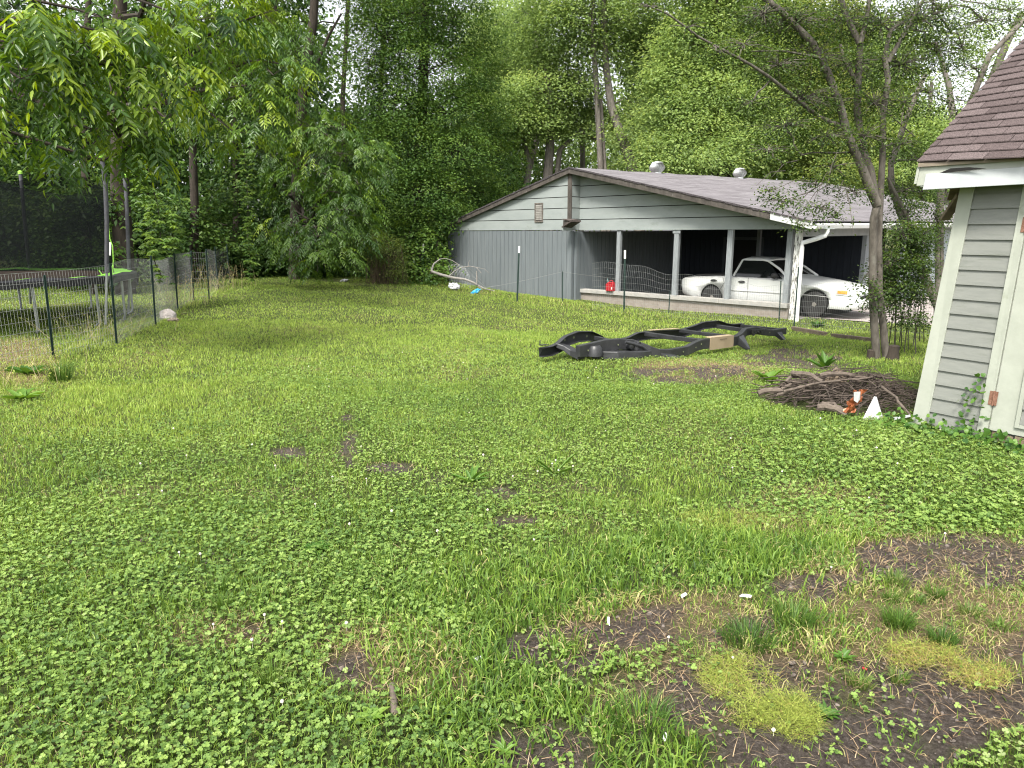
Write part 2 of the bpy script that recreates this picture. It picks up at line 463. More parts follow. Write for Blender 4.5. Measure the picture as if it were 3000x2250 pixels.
door = MB().prism([S(T_J + .084, -0.020, 0.10), S(2.1, -0.020, 0.10), S(2.1, -0.020, EZ - .01), S(T_J + .084, -0.020, EZ - .01)], SHN * 0.03).build('door', TRIMW, shed)
m = MB()
m.prism([S(T_J + .255, -0.036, 0.16), S(T_J + .285, -0.036, 0.16), S(T_J + .285, -0.036, EZ - .12), S(T_J + .255, -0.036, EZ - .12)], SHN * 0.015)
m.prism([S(T_J + .286, -0.036, 0.16), S(1.9, -0.036, 0.16), S(1.9, -0.036, 0.19), S(T_J + .286, -0.036, 0.19)], SHN * 0.015)
m.build('door_frame', TRIMW, door, 0.002)
m = MB(); courses(m, T_J + .287, 1.9, 0.192, EZ - .12, 0.118, -0.022); m.build('door_siding', SIDING, door)
for z in (0.30, 1.62):
    m = MB(); m.prism([S(T_J + .045, -0.034, z), S(T_J + .105, -0.034, z), S(T_J + .105, -0.034, z + .11), S(T_J + .045, -0.034, z + .11)], SHN * 0.003)
    m.tube([S(T_J + .079, -0.037, z - .005), S(T_J + .079, -0.037, z + .115)], .006, 8); m.build('hinge', RUST, door)
m = MB()     # sill and rotten bottom boards
m.prism([S(T_J, .0, -0.03), S(3.0, .0, -0.03), S(3.0, .0, 0.028), S(T_J, .0, 0.028)], SHN * 0.011)
for k in range(14):
    t = T_J + .10 + k * .16
    m.prism([S(t, -0.012, -0.04), S(t + .15, -0.012, -0.04), S(t + .15, -0.012, .09 - .02 * R.random()), S(t + .005, -0.012, .095 - .02 * R.random())], SHN * 0.011)
m.build('bottom_boards', ROTW, shed)
# roof: real shingle courses, eave edge sags a little
PITCH_S = 0.735
def RF(t, n, up=0.0):
    """roof surface: t along the eave, n inward from the eave edge, up above the surface"""
    base = S(t, -0.27 + n, EZ + 0.165)
    sag = 0.05 * min(1, max(0, t + .2)) - 0.012
    return base + V((0, 0, n * PITCH_S + up - sag * max(0, 1 - n / 1.2)))
m = MB(); tints = []
ROOFM = leafmat('brown_shingle', [(0.052, 0.042, 0.041), (0.078, 0.064, 0.063), (0.105, 0.089, 0.087)], trans=0.0, rough=0.95, spec=0.1)
# granule speckle over the per-tab colour
nt = ROOFM.node_tree; bs = [q for q in nt.nodes if q.type == 'BSDF_PRINCIPLED'][0]; rp = [q for q in nt.nodes if q.type == 'VALTORGB'][0]
tcn = nt.nodes.new('ShaderNodeTexCoord'); nn = nt.nodes.new('ShaderNodeTexNoise'); nn.inputs['Scale'].default_value = 130; nn.inputs['Detail'].default_value = 3; nn.inputs['Roughness'].default_value = 0.8
nt.links.new(tcn.outputs['Object'], nn.inputs['Vector'])
r2 = nt.nodes.new('ShaderNodeValToRGB'); r2.color_ramp.elements[0].position = .35; r2.color_ramp.elements[1].position = .7
r2.color_ramp.elements[0].color = (.45, .45, .45, 1); r2.color_ramp.elements[1].color = (2.3, 2.2, 2.2, 1)
nt.links.new(nn.outputs['Fac'], r2.inputs[0])
mu = nt.nodes.new('ShaderNodeMix'); mu.data_type = 'RGBA'; mu.blend_type = 'MULTIPLY'; mu.inputs['Factor'].default_value = 1.0
nt.links.new(rp.outputs[0], mu.inputs['A']); nt.links.new(r2.outputs[0], mu.inputs['B']); nt.links.new(mu.outputs['Result'], bs.inputs['Base Color'])
step = 0.0865; ncs = 38
for k in range(ncs):
    n0 = k * step; off = -0.03 + (k % 3) * -0.11
    t = -0.29
    first = True
    while t < 3.2:
        t2 = (t + 0.305) if not first else (t + .305 + off if k % 3 else t + .26)
        first = False
        q = R.uniform(-.0025, .0025)
        a, b = RF(t, n0 - .004 + q, .021), RF(t2 - .007, n0 - .004 + q, .021)
        c, d = RF(t2 - .006, n0 + step + .010, .004), RF(t, n0 + step + .010, .004)
        dn = V((0, 0, -.008))
        m.add([a, b, c, d, a + dn, b + dn, c + dn, d + dn], [(0, 1, 2, 3), (0, 4, 5, 1), (0, 3, 7, 4), (1, 5, 6, 2), (7, 6, 5, 4)])
        tints += [R.gauss(.5, .16)] * 5
        t = t2
roof = m.build('roof', ROOFM, shed)
q = roof.data.attributes.new('tint', 'FLOAT', 'FACE'); q.data.foreach_set('value', np.clip(np.array(tints, np.float32), 0, 1))
m = MB()
for j in range(11):
    na, nb = j * .3, j * .3 + .3
    m.add([RF(-.28, na, -.030), RF(3.2, na, -.030), RF(3.2, nb, -.030), RF(-.28, nb, -.030), RF(-.28, na, -.005), RF(3.2, na, -.06), RF(3.2, nb, -.06), RF(-.28, nb, -.005)],
      [(0, 1, 2, 3), (7, 6, 5, 4), (0, 4, 5, 1), (0, 3, 7, 4), (1, 5, 6, 2), (3, 2, 6, 7)])
m.build('roof_deck', surf('deck_wood', (0.16, 0.13, 0.10), (0.25, 0.21, 0.16), 6, 0.9), roof)
m = MB()     # fascia, soffit and boxed return at the corner
a = -0.27
m.prism([S(-0.205, -0.262, EZ - .035), S(3.2, -0.262, EZ - .015), S(3.2, -0.262, EZ + .10), S(-0.205, -0.262, EZ + .088)], SHN * 0.02)
m.build('fascia', FASC, shed, 0.003)
m = MB()
m.prism([S(a, -0.246, EZ + .0), S(3.2, -0.246, EZ + .0), S(3.2, -0.246, EZ + .16), S(a, -0.246, EZ + .145)], SHN * 0.018)
m.prism([S(a - .02, -0.256, EZ + .015), S(a - .02, -0.256, EZ + .14), S(a - .02, 0.0, EZ + .3), S(a - .02, 0.0, EZ + .0)], SHW * 0.02)
m.prism([S(-.24, -0.24, EZ - .012), S(3.2, -0.24, EZ - .012), S(3.2, 0.0, EZ - .012), S(-.24, 0.0, EZ - .012)], V((0, 0, .012)))
m.build('soffit', TRIMW, shed, 0.002)
m = MB()
m.prism([S(-.10, -0.2475, EZ + .085), S(.06, -0.2475, EZ + .09), S(.30, -0.2475, EZ + .095), S(.16, -0.2475, EZ + .115), S(.0, -.2475, EZ + .118)], SHN * -0.0015)
m.build('rot_hole', BLACKGAP, shed)
m = MB()     # gable wall board and hanging broken rake end behind the corner
m.prism([S(-0.012, .13, EZ - .0), S(-0.012, 1.3, EZ + .85), S(-0.012, 2.6, EZ - .0)], SHW * 0.03)
m.build('gable_wall', SIDING, shed)
m = MB()
m.bar(S(-.22, .22, EZ - .26), S(-.03, .06, EZ - .07), .07, .03)
m.bar(S(-.16, .26, EZ - .10), S(-.03, .05, EZ + .0), .16, .02)
m.build('broken_board', ROTW, shed, 0.002)
# ------------------------------------------------------------------ lawn
def inpoly(x, y, poly):
    r = np.zeros(len(x), bool); n = len(poly)
    for i in range(n):
        x1, y1 = poly[i]; x2, y2 = poly[(i + 1) % n]
        c = ((y1 > y) != (y2 > y)) & (x < (x2 - x1) * (y - y1) / (y2 - y1 + 1e-12) + x1)
        r ^= c
    return r
def hp(u, v): q = H(u, v, 0); return (q.x, q.y)
KEEP_OUT = [[hp(-0.05, 0.02), hp(7.1, 0.02), hp(7.1, -0.33), hp(14.3, -0.33), hp(14.3, 25), hp(-0.05, 25)],
            [hp(-0.2, 0.55), hp(-40, 0.9), hp(-40, 14), hp(-0.2, 14)],
            [(SHC.x + 0.02, SHC.y), (SHC.x + SHW.x * 3.5, SHC.y + SHW.y * 3.5), (SHC.x + SHW.x * 3.5 + 3, SHC.y + SHW.y * 3.5 + 2), (SHC.x + SHN.x * 3, SHC.y + SHN.y * 3)]]
PILE_C = hit(2480, 1165)
def scatter(d0, d1, dens):
    """even scatter over the ground in view, plus a margin on both sides"""
    w = lambda d: 0.80 * d + 1.0
    area = (d1 - d0) * (w(d0) + w(d1)) * 2 / 2
    n = int(area * dens)
    y = NR.uniform(d0, d1, n); x = NR.uniform(-1, 1, n) * w(d1)
    k = np.abs(x) < w(y); x, y = x[k], y[k]
    for p in KEEP_OUT:
        k = ~inpoly(x, y, p); x, y = x[k], y[k]
    k = ((x - PILE_C.x) / 0.85) ** 2 + ((y - PILE_C.y) / 0.75) ** 2 > 1
    x, y = x[k], y[k]
    return x, y
GRASS_M = leafmat('grass_blades', [(0.042, 0.090, 0.020), (0.105, 0.195, 0.034), (0.225, 0.345, 0.055), (0.38, 0.48, 0.10), (0.46, 0.38, 0.20)], trans=0.35, rough=0.5)
CLOVER_M = leafmat('clover_leaves', [(0.042, 0.090, 0.024), (0.100, 0.180, 0.042), (0.175, 0.275, 0.062), (0.26, 0.37, 0.085), (0.28, 0.34, 0.15)], trans=0.3, rough=0.55)
gb = newbag(); cl = Leaves(); st = newbag(); bl = MB()
BANDS = [(1.75, 4.2, 9500, 1.0, 5200), (4.2, 8.0, 5000, 1.2, 2900), (8.0, 14.0, 2300, 1.7, 1100), (14.0, 30.0, 620, 3.0, 150)]
for (d0, d1, dg, wf, dc) in BANDS:
    x, y = scatter(d0, d1, dg)
    ba, sw, cv = cover(x, y)
    # bands of fresher, yellower grass across the lawn, and longer tufts
    pxx, pyy = proj(np.stack([x, y, gz(x, y)], -1))
    fresh = vnoise(x, y, 0.5, 3, 8) * 0.55 + vnoise(x, y, 2.8, 3, 9) * 0.45
    lush = ell(pxx, pyy, [(1000, 1000, 800, 120), (500, 1110, 400, 110), (1230, 1225, 100, 14), (400, 1230, 300, 60), (2450, 960, 220, 24), (2700, 1010, 150, 60), (1700, 930, 500, 40)], 0.7)
    crab = ell(pxx, pyy, [(1480, 1830, 330, 150), (1450, 2060, 200, 90), (1600, 2230, 250, 60), (2050, 1640, 260, 60), (2330, 1850, 160, 60), (1860, 2200, 180, 110), (2450, 1650, 130, 90), (1700, 1750, 200, 70)], 0.6)
    keep = NR.random(len(x)) < np.clip((1 - ba * 0.93) * (1 - 0.12 * cv * (1 - lush)) * (1 - 0.35 * sw), 0.02, 1)
    x, y, ba, sw, cv, fresh, lush, crab = [q[keep] for q in (x, y, ba, sw, cv, fresh, lush, crab)]
    n = len(x)
    tuft = np.clip((vnoise(x, y, 6.0, 2, 12) - 0.58) * 4, 0, 1)
    h = NR.uniform(0.020, 0.060, n) * (1 + 0.8 * tuft + 0.6 * crab) * np.where(d0 > 7, 0.95, 1.0)
    edge = np.clip((vnoise(x, y, 0.7, 2, 4)) - 0.2, 0, 1)
    z = gz(x, y)
    # rough unmown grass along the fences and the house
    ru = (np.stack([x, y], -1) - np.array([HK.x, HK.y])) @ np.array([HU.x, HU.y]); rv = (np.stack([x, y], -1) - np.array([HK.x, HK.y])) @ np.array([HV.x, HV.y])
    roughz = np.clip(1 - np.abs(rv + 1.9) / 1.7, 0, 1) * (ru > 2.5) * (ru < 22)
    roughz = np.maximum(roughz, np.clip(1 - np.abs(x - (-6.25 + (y - 9.7) * -0.2)) / 0.45, 0, 1) * (y > 7))
    h = h * (1 + 1.7 * roughz * NR.random(n))
    an = NR.random(n) * 6.283
    d = np.stack([np.cos(an), np.sin(an), np.zeros(n)], -1)
    bend = NR.uniform(0.15, 0.9, n)
    w = NR.uniform(0.0022, 0.0042, n) * wf * (1 + 0.9 * crab)
    t = 0.16 + 0.44 * fresh + 0.16 * lush + 0.12 * (np.clip(y, 0, 22) / 22) + NR.normal(0, 0.14, n) - 0.05 * crab
    t = np.clip(t, 0, 0.74)
    dead = NR.random(n) < (0.05 + 0.42 * sw + 0.14 * roughz)
    t = np.where(dead, NR.uniform(0.82, 1.0, n), t); bend = np.where(dead, NR.uniform(0.7, 1.5, n), bend); h = np.where(dead & (roughz < .1), h * 0.8, h)
    blades(np.stack([x, y, z - 0.004], -1), d, h, w, bend, t, gb)
    # clover: three leaflets on a short stalk
    x, y = scatter(d0, d1, dc)
    ba, sw, cv = cover(x, y)
    keep = NR.random(len(x)) < np.clip(cv * 1.25 + 0.05, 0, 1) * (1 - 0.9 * ba) * (1 - 0.5 * sw)
    x, y, cv = x[keep], y[keep], cv[keep]; n = len(x)
    pxx, pyy = proj(np.stack([x, y, gz(x, y)], -1))
    bigl = ell(pxx, pyy, [(2750, 1420, 420, 110), (2500, 1330, 300, 60)], 0.6)
    hh = NR.uniform(0.004, 0.042, n) * (0.7 + 0.5 * cv)
    base = np.stack([x, y, gz(x, y) + hh], -1)
    nrm = rdir(n, 3.0); a0_ = NR.random(n) * 6.283
    sz = NR.uniform(0.007, 0.0145, n) * {1.0: .72, 1.2: .64, 1.7: .76, 3.0: 1.3}[wf] * (1 + 0.40 * bigl)
    t = 0.22 + 0.55 * vnoise(x, y, 1.6, 3, 21) + NR.normal(0, 0.16, n) + 0.08 * (hh > 0.04)
    for k in range(3):
        a = a0_ + k * 2.094 + NR.normal(0, 0.15, n)
        d = np.stack([np.cos(a), np.sin(a), NR.normal(0.05, 0.2, n)], -1)
        d = d - nrm * np.sum(d * nrm, -1, keepdims=True)
        cl.add(base, d, nrm, sz * 1.25, sz * 1.25, t + NR.normal(0, 0.05, n), 'round', 0.22)
    # dead straw lying on the soil
    if d1 < 15:
        x, y = scatter(d0, d1, 2600 / wf ** 2)
        ba, sw, cv = cover(x, y)
        keep = NR.random(len(x)) < np.clip(sw * 0.9 + ba * 0.3, 0, 1); x, y = x[keep], y[keep]; n = len(x)
        an = NR.random(n) * 6.283; d = np.stack([np.cos(an), np.sin(an), np.zeros(n)], -1)
        blades(np.stack([x, y, gz(x, y) + 0.012], -1), d * 4, NR.uniform(0.012, 0.03, n), NR.uniform(0.0014, 0.003, n) * wf, NR.uniform(0.7, 1.0, n), NR.uniform(0, 1, n), st)
STRAW_M = leafmat('dry_straw', [(0.16, 0.10, 0.055), (0.30, 0.21, 0.12), (0.42, 0.33, 0.21)], trans=0.1, rough=0.8)
tag(bagbuild(gb, 'grass', GRASS_M), 'short mixed green lawn grass over the whole yard', 'grass', kind='stuff')
tag(cl.build('clover', CLOVER_M), 'low clover leaves carpeting parts of the lawn', 'clover', kind='stuff')
tag(bagbuild(st, 'straw', STRAW_M), 'dry tan grass stems scattered over the bare soil', 'straw', kind='stuff')
# white clover heads
fl = MB()
for (d0, d1, dens) in ((1.9, 5, 5.0), (5, 9, 1.6), (9, 15, 1.2)):
    x, y = scatter(d0, d1, dens); _, sw, cv = cover(x, y)
    for xx, yy, c in zip(x, y, cv):
        if R.random() < c * 0.9:
            z = gzf(xx, yy) + R.uniform(0.03, 0.05); r = R.uniform(0.005, 0.008)
            fl.lathe([(r * .3, -r), (r, -r * .3), (r * .9, r * .4), (r * .35, r)], (xx, yy, z), V((R.uniform(-.4, .4), R.uniform(-.4, .4), 1)), 7)
            if d1 <= 5: fl.tube([(xx, yy, gzf(xx, yy)), (xx, yy, z)], 0.001, 3)
tag(fl.build('clover_flowers', surf('clover_white', (0.72, 0.70, 0.62), (0.62, 0.52, 0.45), 60)), 'small white clover flower heads dotted over the lawn', 'flowers', kind='stuff')
# crumbs of soil and gravel
gr = MB()
x, y = scatter(1.8, 6.5, 620); ba, sw, cv = cover(x, y)
for xx, yy, q in zip(x, y, ba):
    if R.random() < q:
        r = R.choice([.003, .003, .004, .004, .005, .006, .008, .012]) * R.uniform(.7, 1.2)
        gr.lathe([(r * .4, -r * .5), (r, -r * .1), (r * .75, r * .45), (r * .2, r * .7)], (xx, yy, gzf(xx, yy) + r * .3), V((R.uniform(-.5, .5), R.uniform(-.5, .5), 1)), 5, False)
tag(gr.build('pebbles', surf('pebble_mix', (0.06, 0.048, 0.04), (0.20, 0.17, 0.15), 9, 0.9)), 'soil crumbs and small stones on the bare patches', 'pebbles', kind='stuff')
# ------------------------------------------------------------------ carport house
house = empty('carport_house', H(7, 0, HG), 'low grey house with gabled carport, lap siding above and white gutter', 'house')
LAP = surf('lap_siding', (0.225, 0.252, 0.246), (0.27, 0.295, 0.288), 1.6, 0.6, 0.05, 20, (1, 1, 2.5), c3=(0.175, 0.20, 0.18), s3=1.1, t3=(0.56, 0.75))
T111 = surf('grooved_siding', (0.112, 0.130, 0.140), (0.150, 0.168, 0.177), 2.0, 0.75, 0.15, 30, (6, 6, 0.35), c3=(0.21, 0.235, 0.245), s3=1.7, t3=(0.58, 0.80))
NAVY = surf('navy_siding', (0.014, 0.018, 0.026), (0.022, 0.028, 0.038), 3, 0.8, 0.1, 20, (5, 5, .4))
POSTM = surf('grey_post', (0.16, 0.175, 0.185), (0.27, 0.29, 0.30), 8, 0.85, 0.3, 25, (6, 6, .6), c3=(0.10, 0.10, 0.095), s3=6, t3=(.6, .75))
PEEL = surf('peeling_post', (0.60, 0.60, 0.57), (0.68, 0.68, 0.66), 8, 0.8, 0.2, 25, (5, 5, .7), c3=(0.08, 0.075, 0.065), s3=9, t3=(.50, .56))
WEATH = surf('weathered_board', (0.036, 0.031, 0.027), (0.095, 0.083, 0.072), 7, 0.9, 0.4, 22, (1, 1, 0.5), c3=(0.30, 0.29, 0.27), s3=4, t3=(.62, .75))
SILL = surf('sill_boards', (0.27, 0.27, 0.255), (0.38, 0.36, 0.33), 6, 0.85, 0.3, 20)
BLOCK = surf('block_base', (0.20, 0.17, 0.145), (0.28, 0.25, 0.22), 4, 0.95, 0.4, 30)
GUTW = surf('gutter_white', (0.70, 0.71, 0.70), (0.76, 0.77, 0.76), 3, 0.35, 0.0, c3=(0.45, 0.42, 0.36), s3=3, t3=(.66, .78))
CONC = surf('carport_slab', (0.16, 0.15, 0.14), (0.24, 0.22, 0.20), 2, 0.9, 0.2, 20)
ZB = EYE.z + 0.005                              # underside of the gable siding, at eye height
ZR = h_at(1713, 486, -0.5)[1]                   # ridge
UR = 7.05
uE, zE = h_at(2380, 648, -0.5)                  # lower corner of the rake by the downspout
uW, zW = h_at(1273, 672, -0.5)                  # far end of the other rake
SLA = (ZR - zE) / (UR - uE); SLB = (ZR - zW) / (uW - UR)
def roofz(u): return ZR - SLA * (UR - u) if u < UR else ZR - SLB * (u - UR)
def hquad(m, u0, u1, z0, z1, v, th):
    m.prism([H(u0, v, z0), H(u1, v, z0), H(u1, v, z1), H(u0, v, z1)], HV * th)
uend = h_at(1312, 690, -0.37)[0]
# lower wall, in grooved boards
m = MB(); u = UR; v0 = -0.37
while u < uend - .02:
    w = min(0.203, uend - u); hquad(m, u + .006, u + w - .006, HG - .25, ZB - .012, v0, .018); u += .203
hquad(m, UR, uend, HG - .25, ZB - .012, v0 + .019, .10)
m.prism([H(uend, v0 + .12, HG - .25), H(uend, v0 + .12, 1.6), H(uend, 20, 1.6), H(uend, 20, HG - .25)], HU * -.1)
m.build('lower_wall', T111, house)
# gable lap siding with open joints
def gable(m, ua, ub, v, z0, step):
    z = z0
    while z < ZR:
        zt = z + step - .022
        def lim(zz):
            lo, hi = ua, ub
            lo = max(lo, UR - (ZR - .10 - zz) / SLA) if ua < UR - 1 else lo
            hi = min(hi, UR + (ZR - .10 - zz) / SLB) if ub > UR + 1 else hi
            return lo, hi
        l0, h0 = lim(z); zt2 = zt
        l1, h1 = lim(zt2)
        if h1 - l1 < 0.02: zt2 = z + (zt - z) * .5; l1, h1 = lim(zt2)
        if h0 - l0 > 0.05 and h1 - l1 > 0:
            m.prism([H(l0, v - .016, z), H(h0, v - .016, z), H(h1, v - .003, zt2), H(l1, v - .003, zt2)], HV * .017)
        z += step
STEP = 0.335
m = MB(); gable(m, UR + .10, 99, v0, ZB + .012, STEP); m.build('gable_siding', LAP, house)
m = MB(); gable(m, -99, UR - .002, 0.0, ZB, STEP); m.build('gable_siding', LAP, house)
m = MB(); m.prism([H(UR, v0 + .02, ZB), H(uend, v0 + .02, ZB), H(uend, v0 + .02, roofz(uend) - .12), H(UR, v0 + .02, ZR - .16)], HV * .02)
m.prism([H(0.1, .02, ZB + .004), H(UR - .004, .02, ZB + .004), H(UR - .004, .02, ZR - .15), H(0.1, .02, roofz(.1) - .12)], HV * .02)
m.build('gable_backing', BLACKGAP, house)
m = MB(); z = ZB + .012                          # narrow return between the two gable planes
while z < ZR - .3:
    zt = min(z + STEP - .022, ZR - .12)
    m.prism([H(UR - .002, v0, z), H(UR - .002, v0, zt), H(UR - .002, -.004, zt), H(UR - .002, -.004, z)], HU * .02); z += STEP
m.build('gable_return', LAP, house)
m = MB(); hquad(m, UR - .01, UR + .15, h_at(1710, 642, v0)[1], ZR - .10, v0 - .045, .028); m.build('ridge_board', WEATH, house, .004)
# little boxed return at the foot of the board
uq0, uq1 = UR - .02, h_at(1657, 665, v0 - .3)[0]
zq0, zq1, zq2 = ZB - .01, ZB + .075, ZB + .30
m = MB(); m.prism([H(uq0, v0 - .42, zq1), H(uq1, v0 - .42, zq1), H(uq1 - .35, v0 - .42, zq2 - .06), H(uq0, v0 - .42, zq2)], HV * .40)
br = m.build('eave_return', WEATH, house, .004)
m = MB(); hquad(m, uq0, uq1 + .01, zq0, zq1 - .003, v0 - .43, .41); m.build('return_soffit', LAP, br)
m = MB(); m.bar(H(uq1 + .03, v0 - .22, zq1 + .02), H(uq1 - .35, v0 - .22, zq2 - .03), .46, .03); m.bar(H(uq1 - .35, v0 - .22, zq2 - .02), H(uq0, v0 - .22, zq2 + .03), .46, .03)
m.build('return_shingles', surf('old_shingle', (.05, .042, .04), (.10, .08, .07), 20, .95), br)
# louvre vent
ua, za = h_at(1592, 651, v0); ub, zb = h_at(1568, 595, v0)
vent = MB()
hquad(vent, ua, ua + .045, za, zb, v0 - .035, .02); hquad(vent, ub - .045, ub, za, zb, v0 - .035, .02); hquad(vent, ua + .046, ub - .046, zb - .04, zb, v0 - .035, .02); hquad(vent, ua + .046, ub - .046, za, za + .05, v0 - .035, .02)
vo = vent.build('gable_vent', surf('vent_frame', (.07, .062, .055), (.16, .14, .12), 12, .85), house)
m = MB(); hquad(m, ua + .04, ub - .04, za + .04, zb - .04, v0 - .02, .004); m.build('vent_hollow', BLACKGAP, vo)
m = MB()
for k in range(9):
    z = za + .07 + (zb - za - .13) * k / 9
    m.prism([H(ua + .05, v0 - .034, z), H(ub - .05, v0 - .034, z), H(ub - .05, v0 - .020, z + .05), H(ua + .05, v0 - .020, z + .05)], V((0, 0, .012)))
m.build('louvre', surf('louvre_grey', (.17, .16, .145), (.26, .25, .23), 10, .8), vo)
# roof: two slopes, hip at the far end, with fine courses
mR, nt, out = nt_new('grey_shingle')
b = N(nt, 'ShaderNodeBsdfPrincipled'); b.inputs['Roughness'].default_value = .92; b.inputs['Specular IOR Level'].default_value = .2
a1 = N(nt, 'ShaderNodeAttribute'); a1.attribute_name = 'ruv'
bk = N(nt, 'ShaderNodeTexBrick'); bk.inputs['Scale'].default_value = 1; bk.inputs['Brick Width'].default_value = .95; bk.inputs['Row Height'].default_value = .14; bk.inputs['Mortar Size'].default_value = .012; bk.inputs['Bias'].default_value = -.1
bk.inputs['Color1'].default_value = (.150, .143, .147, 1); bk.inputs['Color2'].default_value = (.205, .198, .202, 1); bk.inputs['Mortar'].default_value = (.085, .077, .082, 1)
nt.links.new(a1.outputs['Vector'], bk.inputs['Vector'])
n1 = N(nt, 'ShaderNodeTexNoise'); n1.inputs['Scale'].default_value = 1.1; n1.inputs['Detail'].default_value = 9; n1.inputs['Roughness'].default_value = .75
mp = N(nt, 'ShaderNodeMapping'); mp.inputs['Scale'].default_value = (.6, 3.5, 1); nt.links.new(a1.outputs['Vector'], mp.inputs[0]); nt.links.new(mp.outputs[0], n1.inputs['Vector'])
r1 = N(nt, 'ShaderNodeValToRGB'); r1.color_ramp.elements[0].position = .36; r1.color_ramp.elements[1].position = .66; r1.color_ramp.elements[0].color = (.72, .70, .72, 1); r1.color_ramp.elements[1].color = (1.25, 1.22, 1.26, 1)
nt.links.new(n1.outputs['Fac'], r1.inputs[0])
mu = N(nt, 'ShaderNodeMix', data_type='RGBA', blend_type='MULTIPLY'); mu.inputs['Factor'].default_value = 1
nt.links.new(bk.outputs['Color'], mu.inputs['A']); nt.links.new(r1.outputs[0], mu.inputs['B']); nt.links.new(mu.outputs['Result'], b.inputs['Base Color'])
bp = N(nt, 'ShaderNodeBump'); bp.inputs['Strength'].default_value = .5; bp.inputs['Distance'].default_value = .02; nt.links.new(bk.outputs['Fac'], bp.inputs['Height']); bp.invert = True
nt.links.new(bp.outputs[0], b.inputs['Normal']); nt.links.new(b.outputs[0], out.inputs[0])
VF = -0.50; VRE = 17.0; VEE = 22.5; RISE = 0.016
def ridge(v): return H(UR, v, ZR + RISE * max(0, v))
def eave(v): return H(uE, v, zE + .004 * max(0, v))
def eavew(v): return H(uW, v, zW)
ns = 24; vs, fs, uv = [], [], []
for i in range(ns + 1):
    v = VF + (VRE - VF) * i / ns; ve = VF + (VEE - VF) * i / ns
    wav = .012 * math.sin(v * 1.9) + .008 * math.sin(v * 4.3)
    for k in range(9):
        f = k / 8
        p = eave(ve).lerp(ridge(v), f) + V((0, 0, wav * f + .012 * math.sin(ve * 2.3 + k * 1.7) * f * (1 - f) * 4)); vs.append(p); uv.append((ve * (1 - f) + v * f, f * 7.6, 0))
b0 = 0
for i in range(ns):
    for k in range(8): a = i * 9 + k; fs.append((a, a + 9, a + 10, a + 1))
nb = len(vs)
for i in range(ns + 1):
    v = VF + (VRE - VF) * i / ns
    for k in range(2): p = ridge(v).lerp(eavew(v), k) ; vs.append(p + V((0, 0, (.012 * math.sin(v * 1.9) + .008 * math.sin(v * 4.3)) * (1 - k)))); uv.append((v, 30 + k * 7.7, 0))
for i in range(ns): a = nb + i * 2; fs.append((a, a + 2, a + 3, a + 1))
nh = len(vs)
vs += [ridge(VRE), eave(VEE), eavew(VEE)]; uv += [(0, 7, 0), (0, 0, 0), (14, 0, 0)]; fs.append((nh, nh + 2, nh + 1))
# underside 6 cm below
n_all = len(vs); vs2 = [p + V((0, 0, -.05)) for p in vs]; fs2 = [tuple(n_all + i for i in reversed(f)) for f in fs]
m = MB(); m.add(vs + vs2, fs + fs2)
roof_h = m.build('roof', mR, house)
q = roof_h.data.attributes.new('ruv', 'FLOAT_VECTOR', 'POINT'); q.data.foreach_set('vector', np.array(uv + uv, np.float32).ravel())
# rake boards
m = MB()
def rake(m, p0, p1, h, w, drop):
    d = (p1 - p0); m.prism([p0 + V((0, 0, -drop)), p1 + V((0, 0, -drop)), p1 + V((0, 0, -drop - h)), p0 + V((0, 0, -drop - h))], HV * w)
p0 = ridge(0) - HV * (-VF) ; p0 = H(UR, VF - .012, ZR); pE = H(uE, VF - .012, zE); pW = H(uW, VF - .012, zW)
rake(m, p0, pE.lerp(p0, .14), .15, .04, .03); rake(m, p0, pW.lerp(p0, .07), .14, .04, .03)
m.build('rake_board', WEATH, house, .004)
RKG = surf('rake_grey', (.42, .43, .42), (.56, .57, .56), 8, .7, c3=(.12, .11, .10), s3=8, t3=(.6, .68))
for q_ in ((pE.lerp(p0, .138), pE, .17, .035, .012), (pW.lerp(p0, .068), pW, .12, .04, .012)):
    m = MB(); rake(m, *q_); m.build('rake_end', RKG, house, .003)
m = MB()     # dark shingle edge drooping over the rake
for i in range(40):
    f0, f1 = i / 40, (i + 1) / 40
    for (A, B) in ((p0, pE), (p0, pW)):
        a, c = A.lerp(B, f0), A.lerp(B, f1 - .002); e = R.uniform(.0, .02)
        m.prism([a + V((0, 0, .012)), c + V((0, 0, .012)), c + V((0, 0, -.018 - e)), a + V((0, 0, -.018 - e))], HV * -.02)
m.build('shingle_edge', surf('edge_dark', (.035, .03, .032), (.08, .07, .075), 20, .95), roof_h)
m = MB()     # soffit under both rakes
m.prism([H(uE, VF + .03, zE - .075), H(UR, VF + .03, ZR - .075), H(UR, -.002, ZR - .075), H(uE, -.002, zE - .075)], V((0, 0, .02)))
m.prism([H(UR, VF + .03, ZR - .076), H(uW, VF + .03, zW - .076), H(uW, v0 - .02, zW - .076), H(UR, v0 - .02, ZR - .076)], V((0, 0, .02)))
m.build('soffit', surf('soffit_dark', (.10, .12, .105), (.14, .16, .145), 3, .8), house)
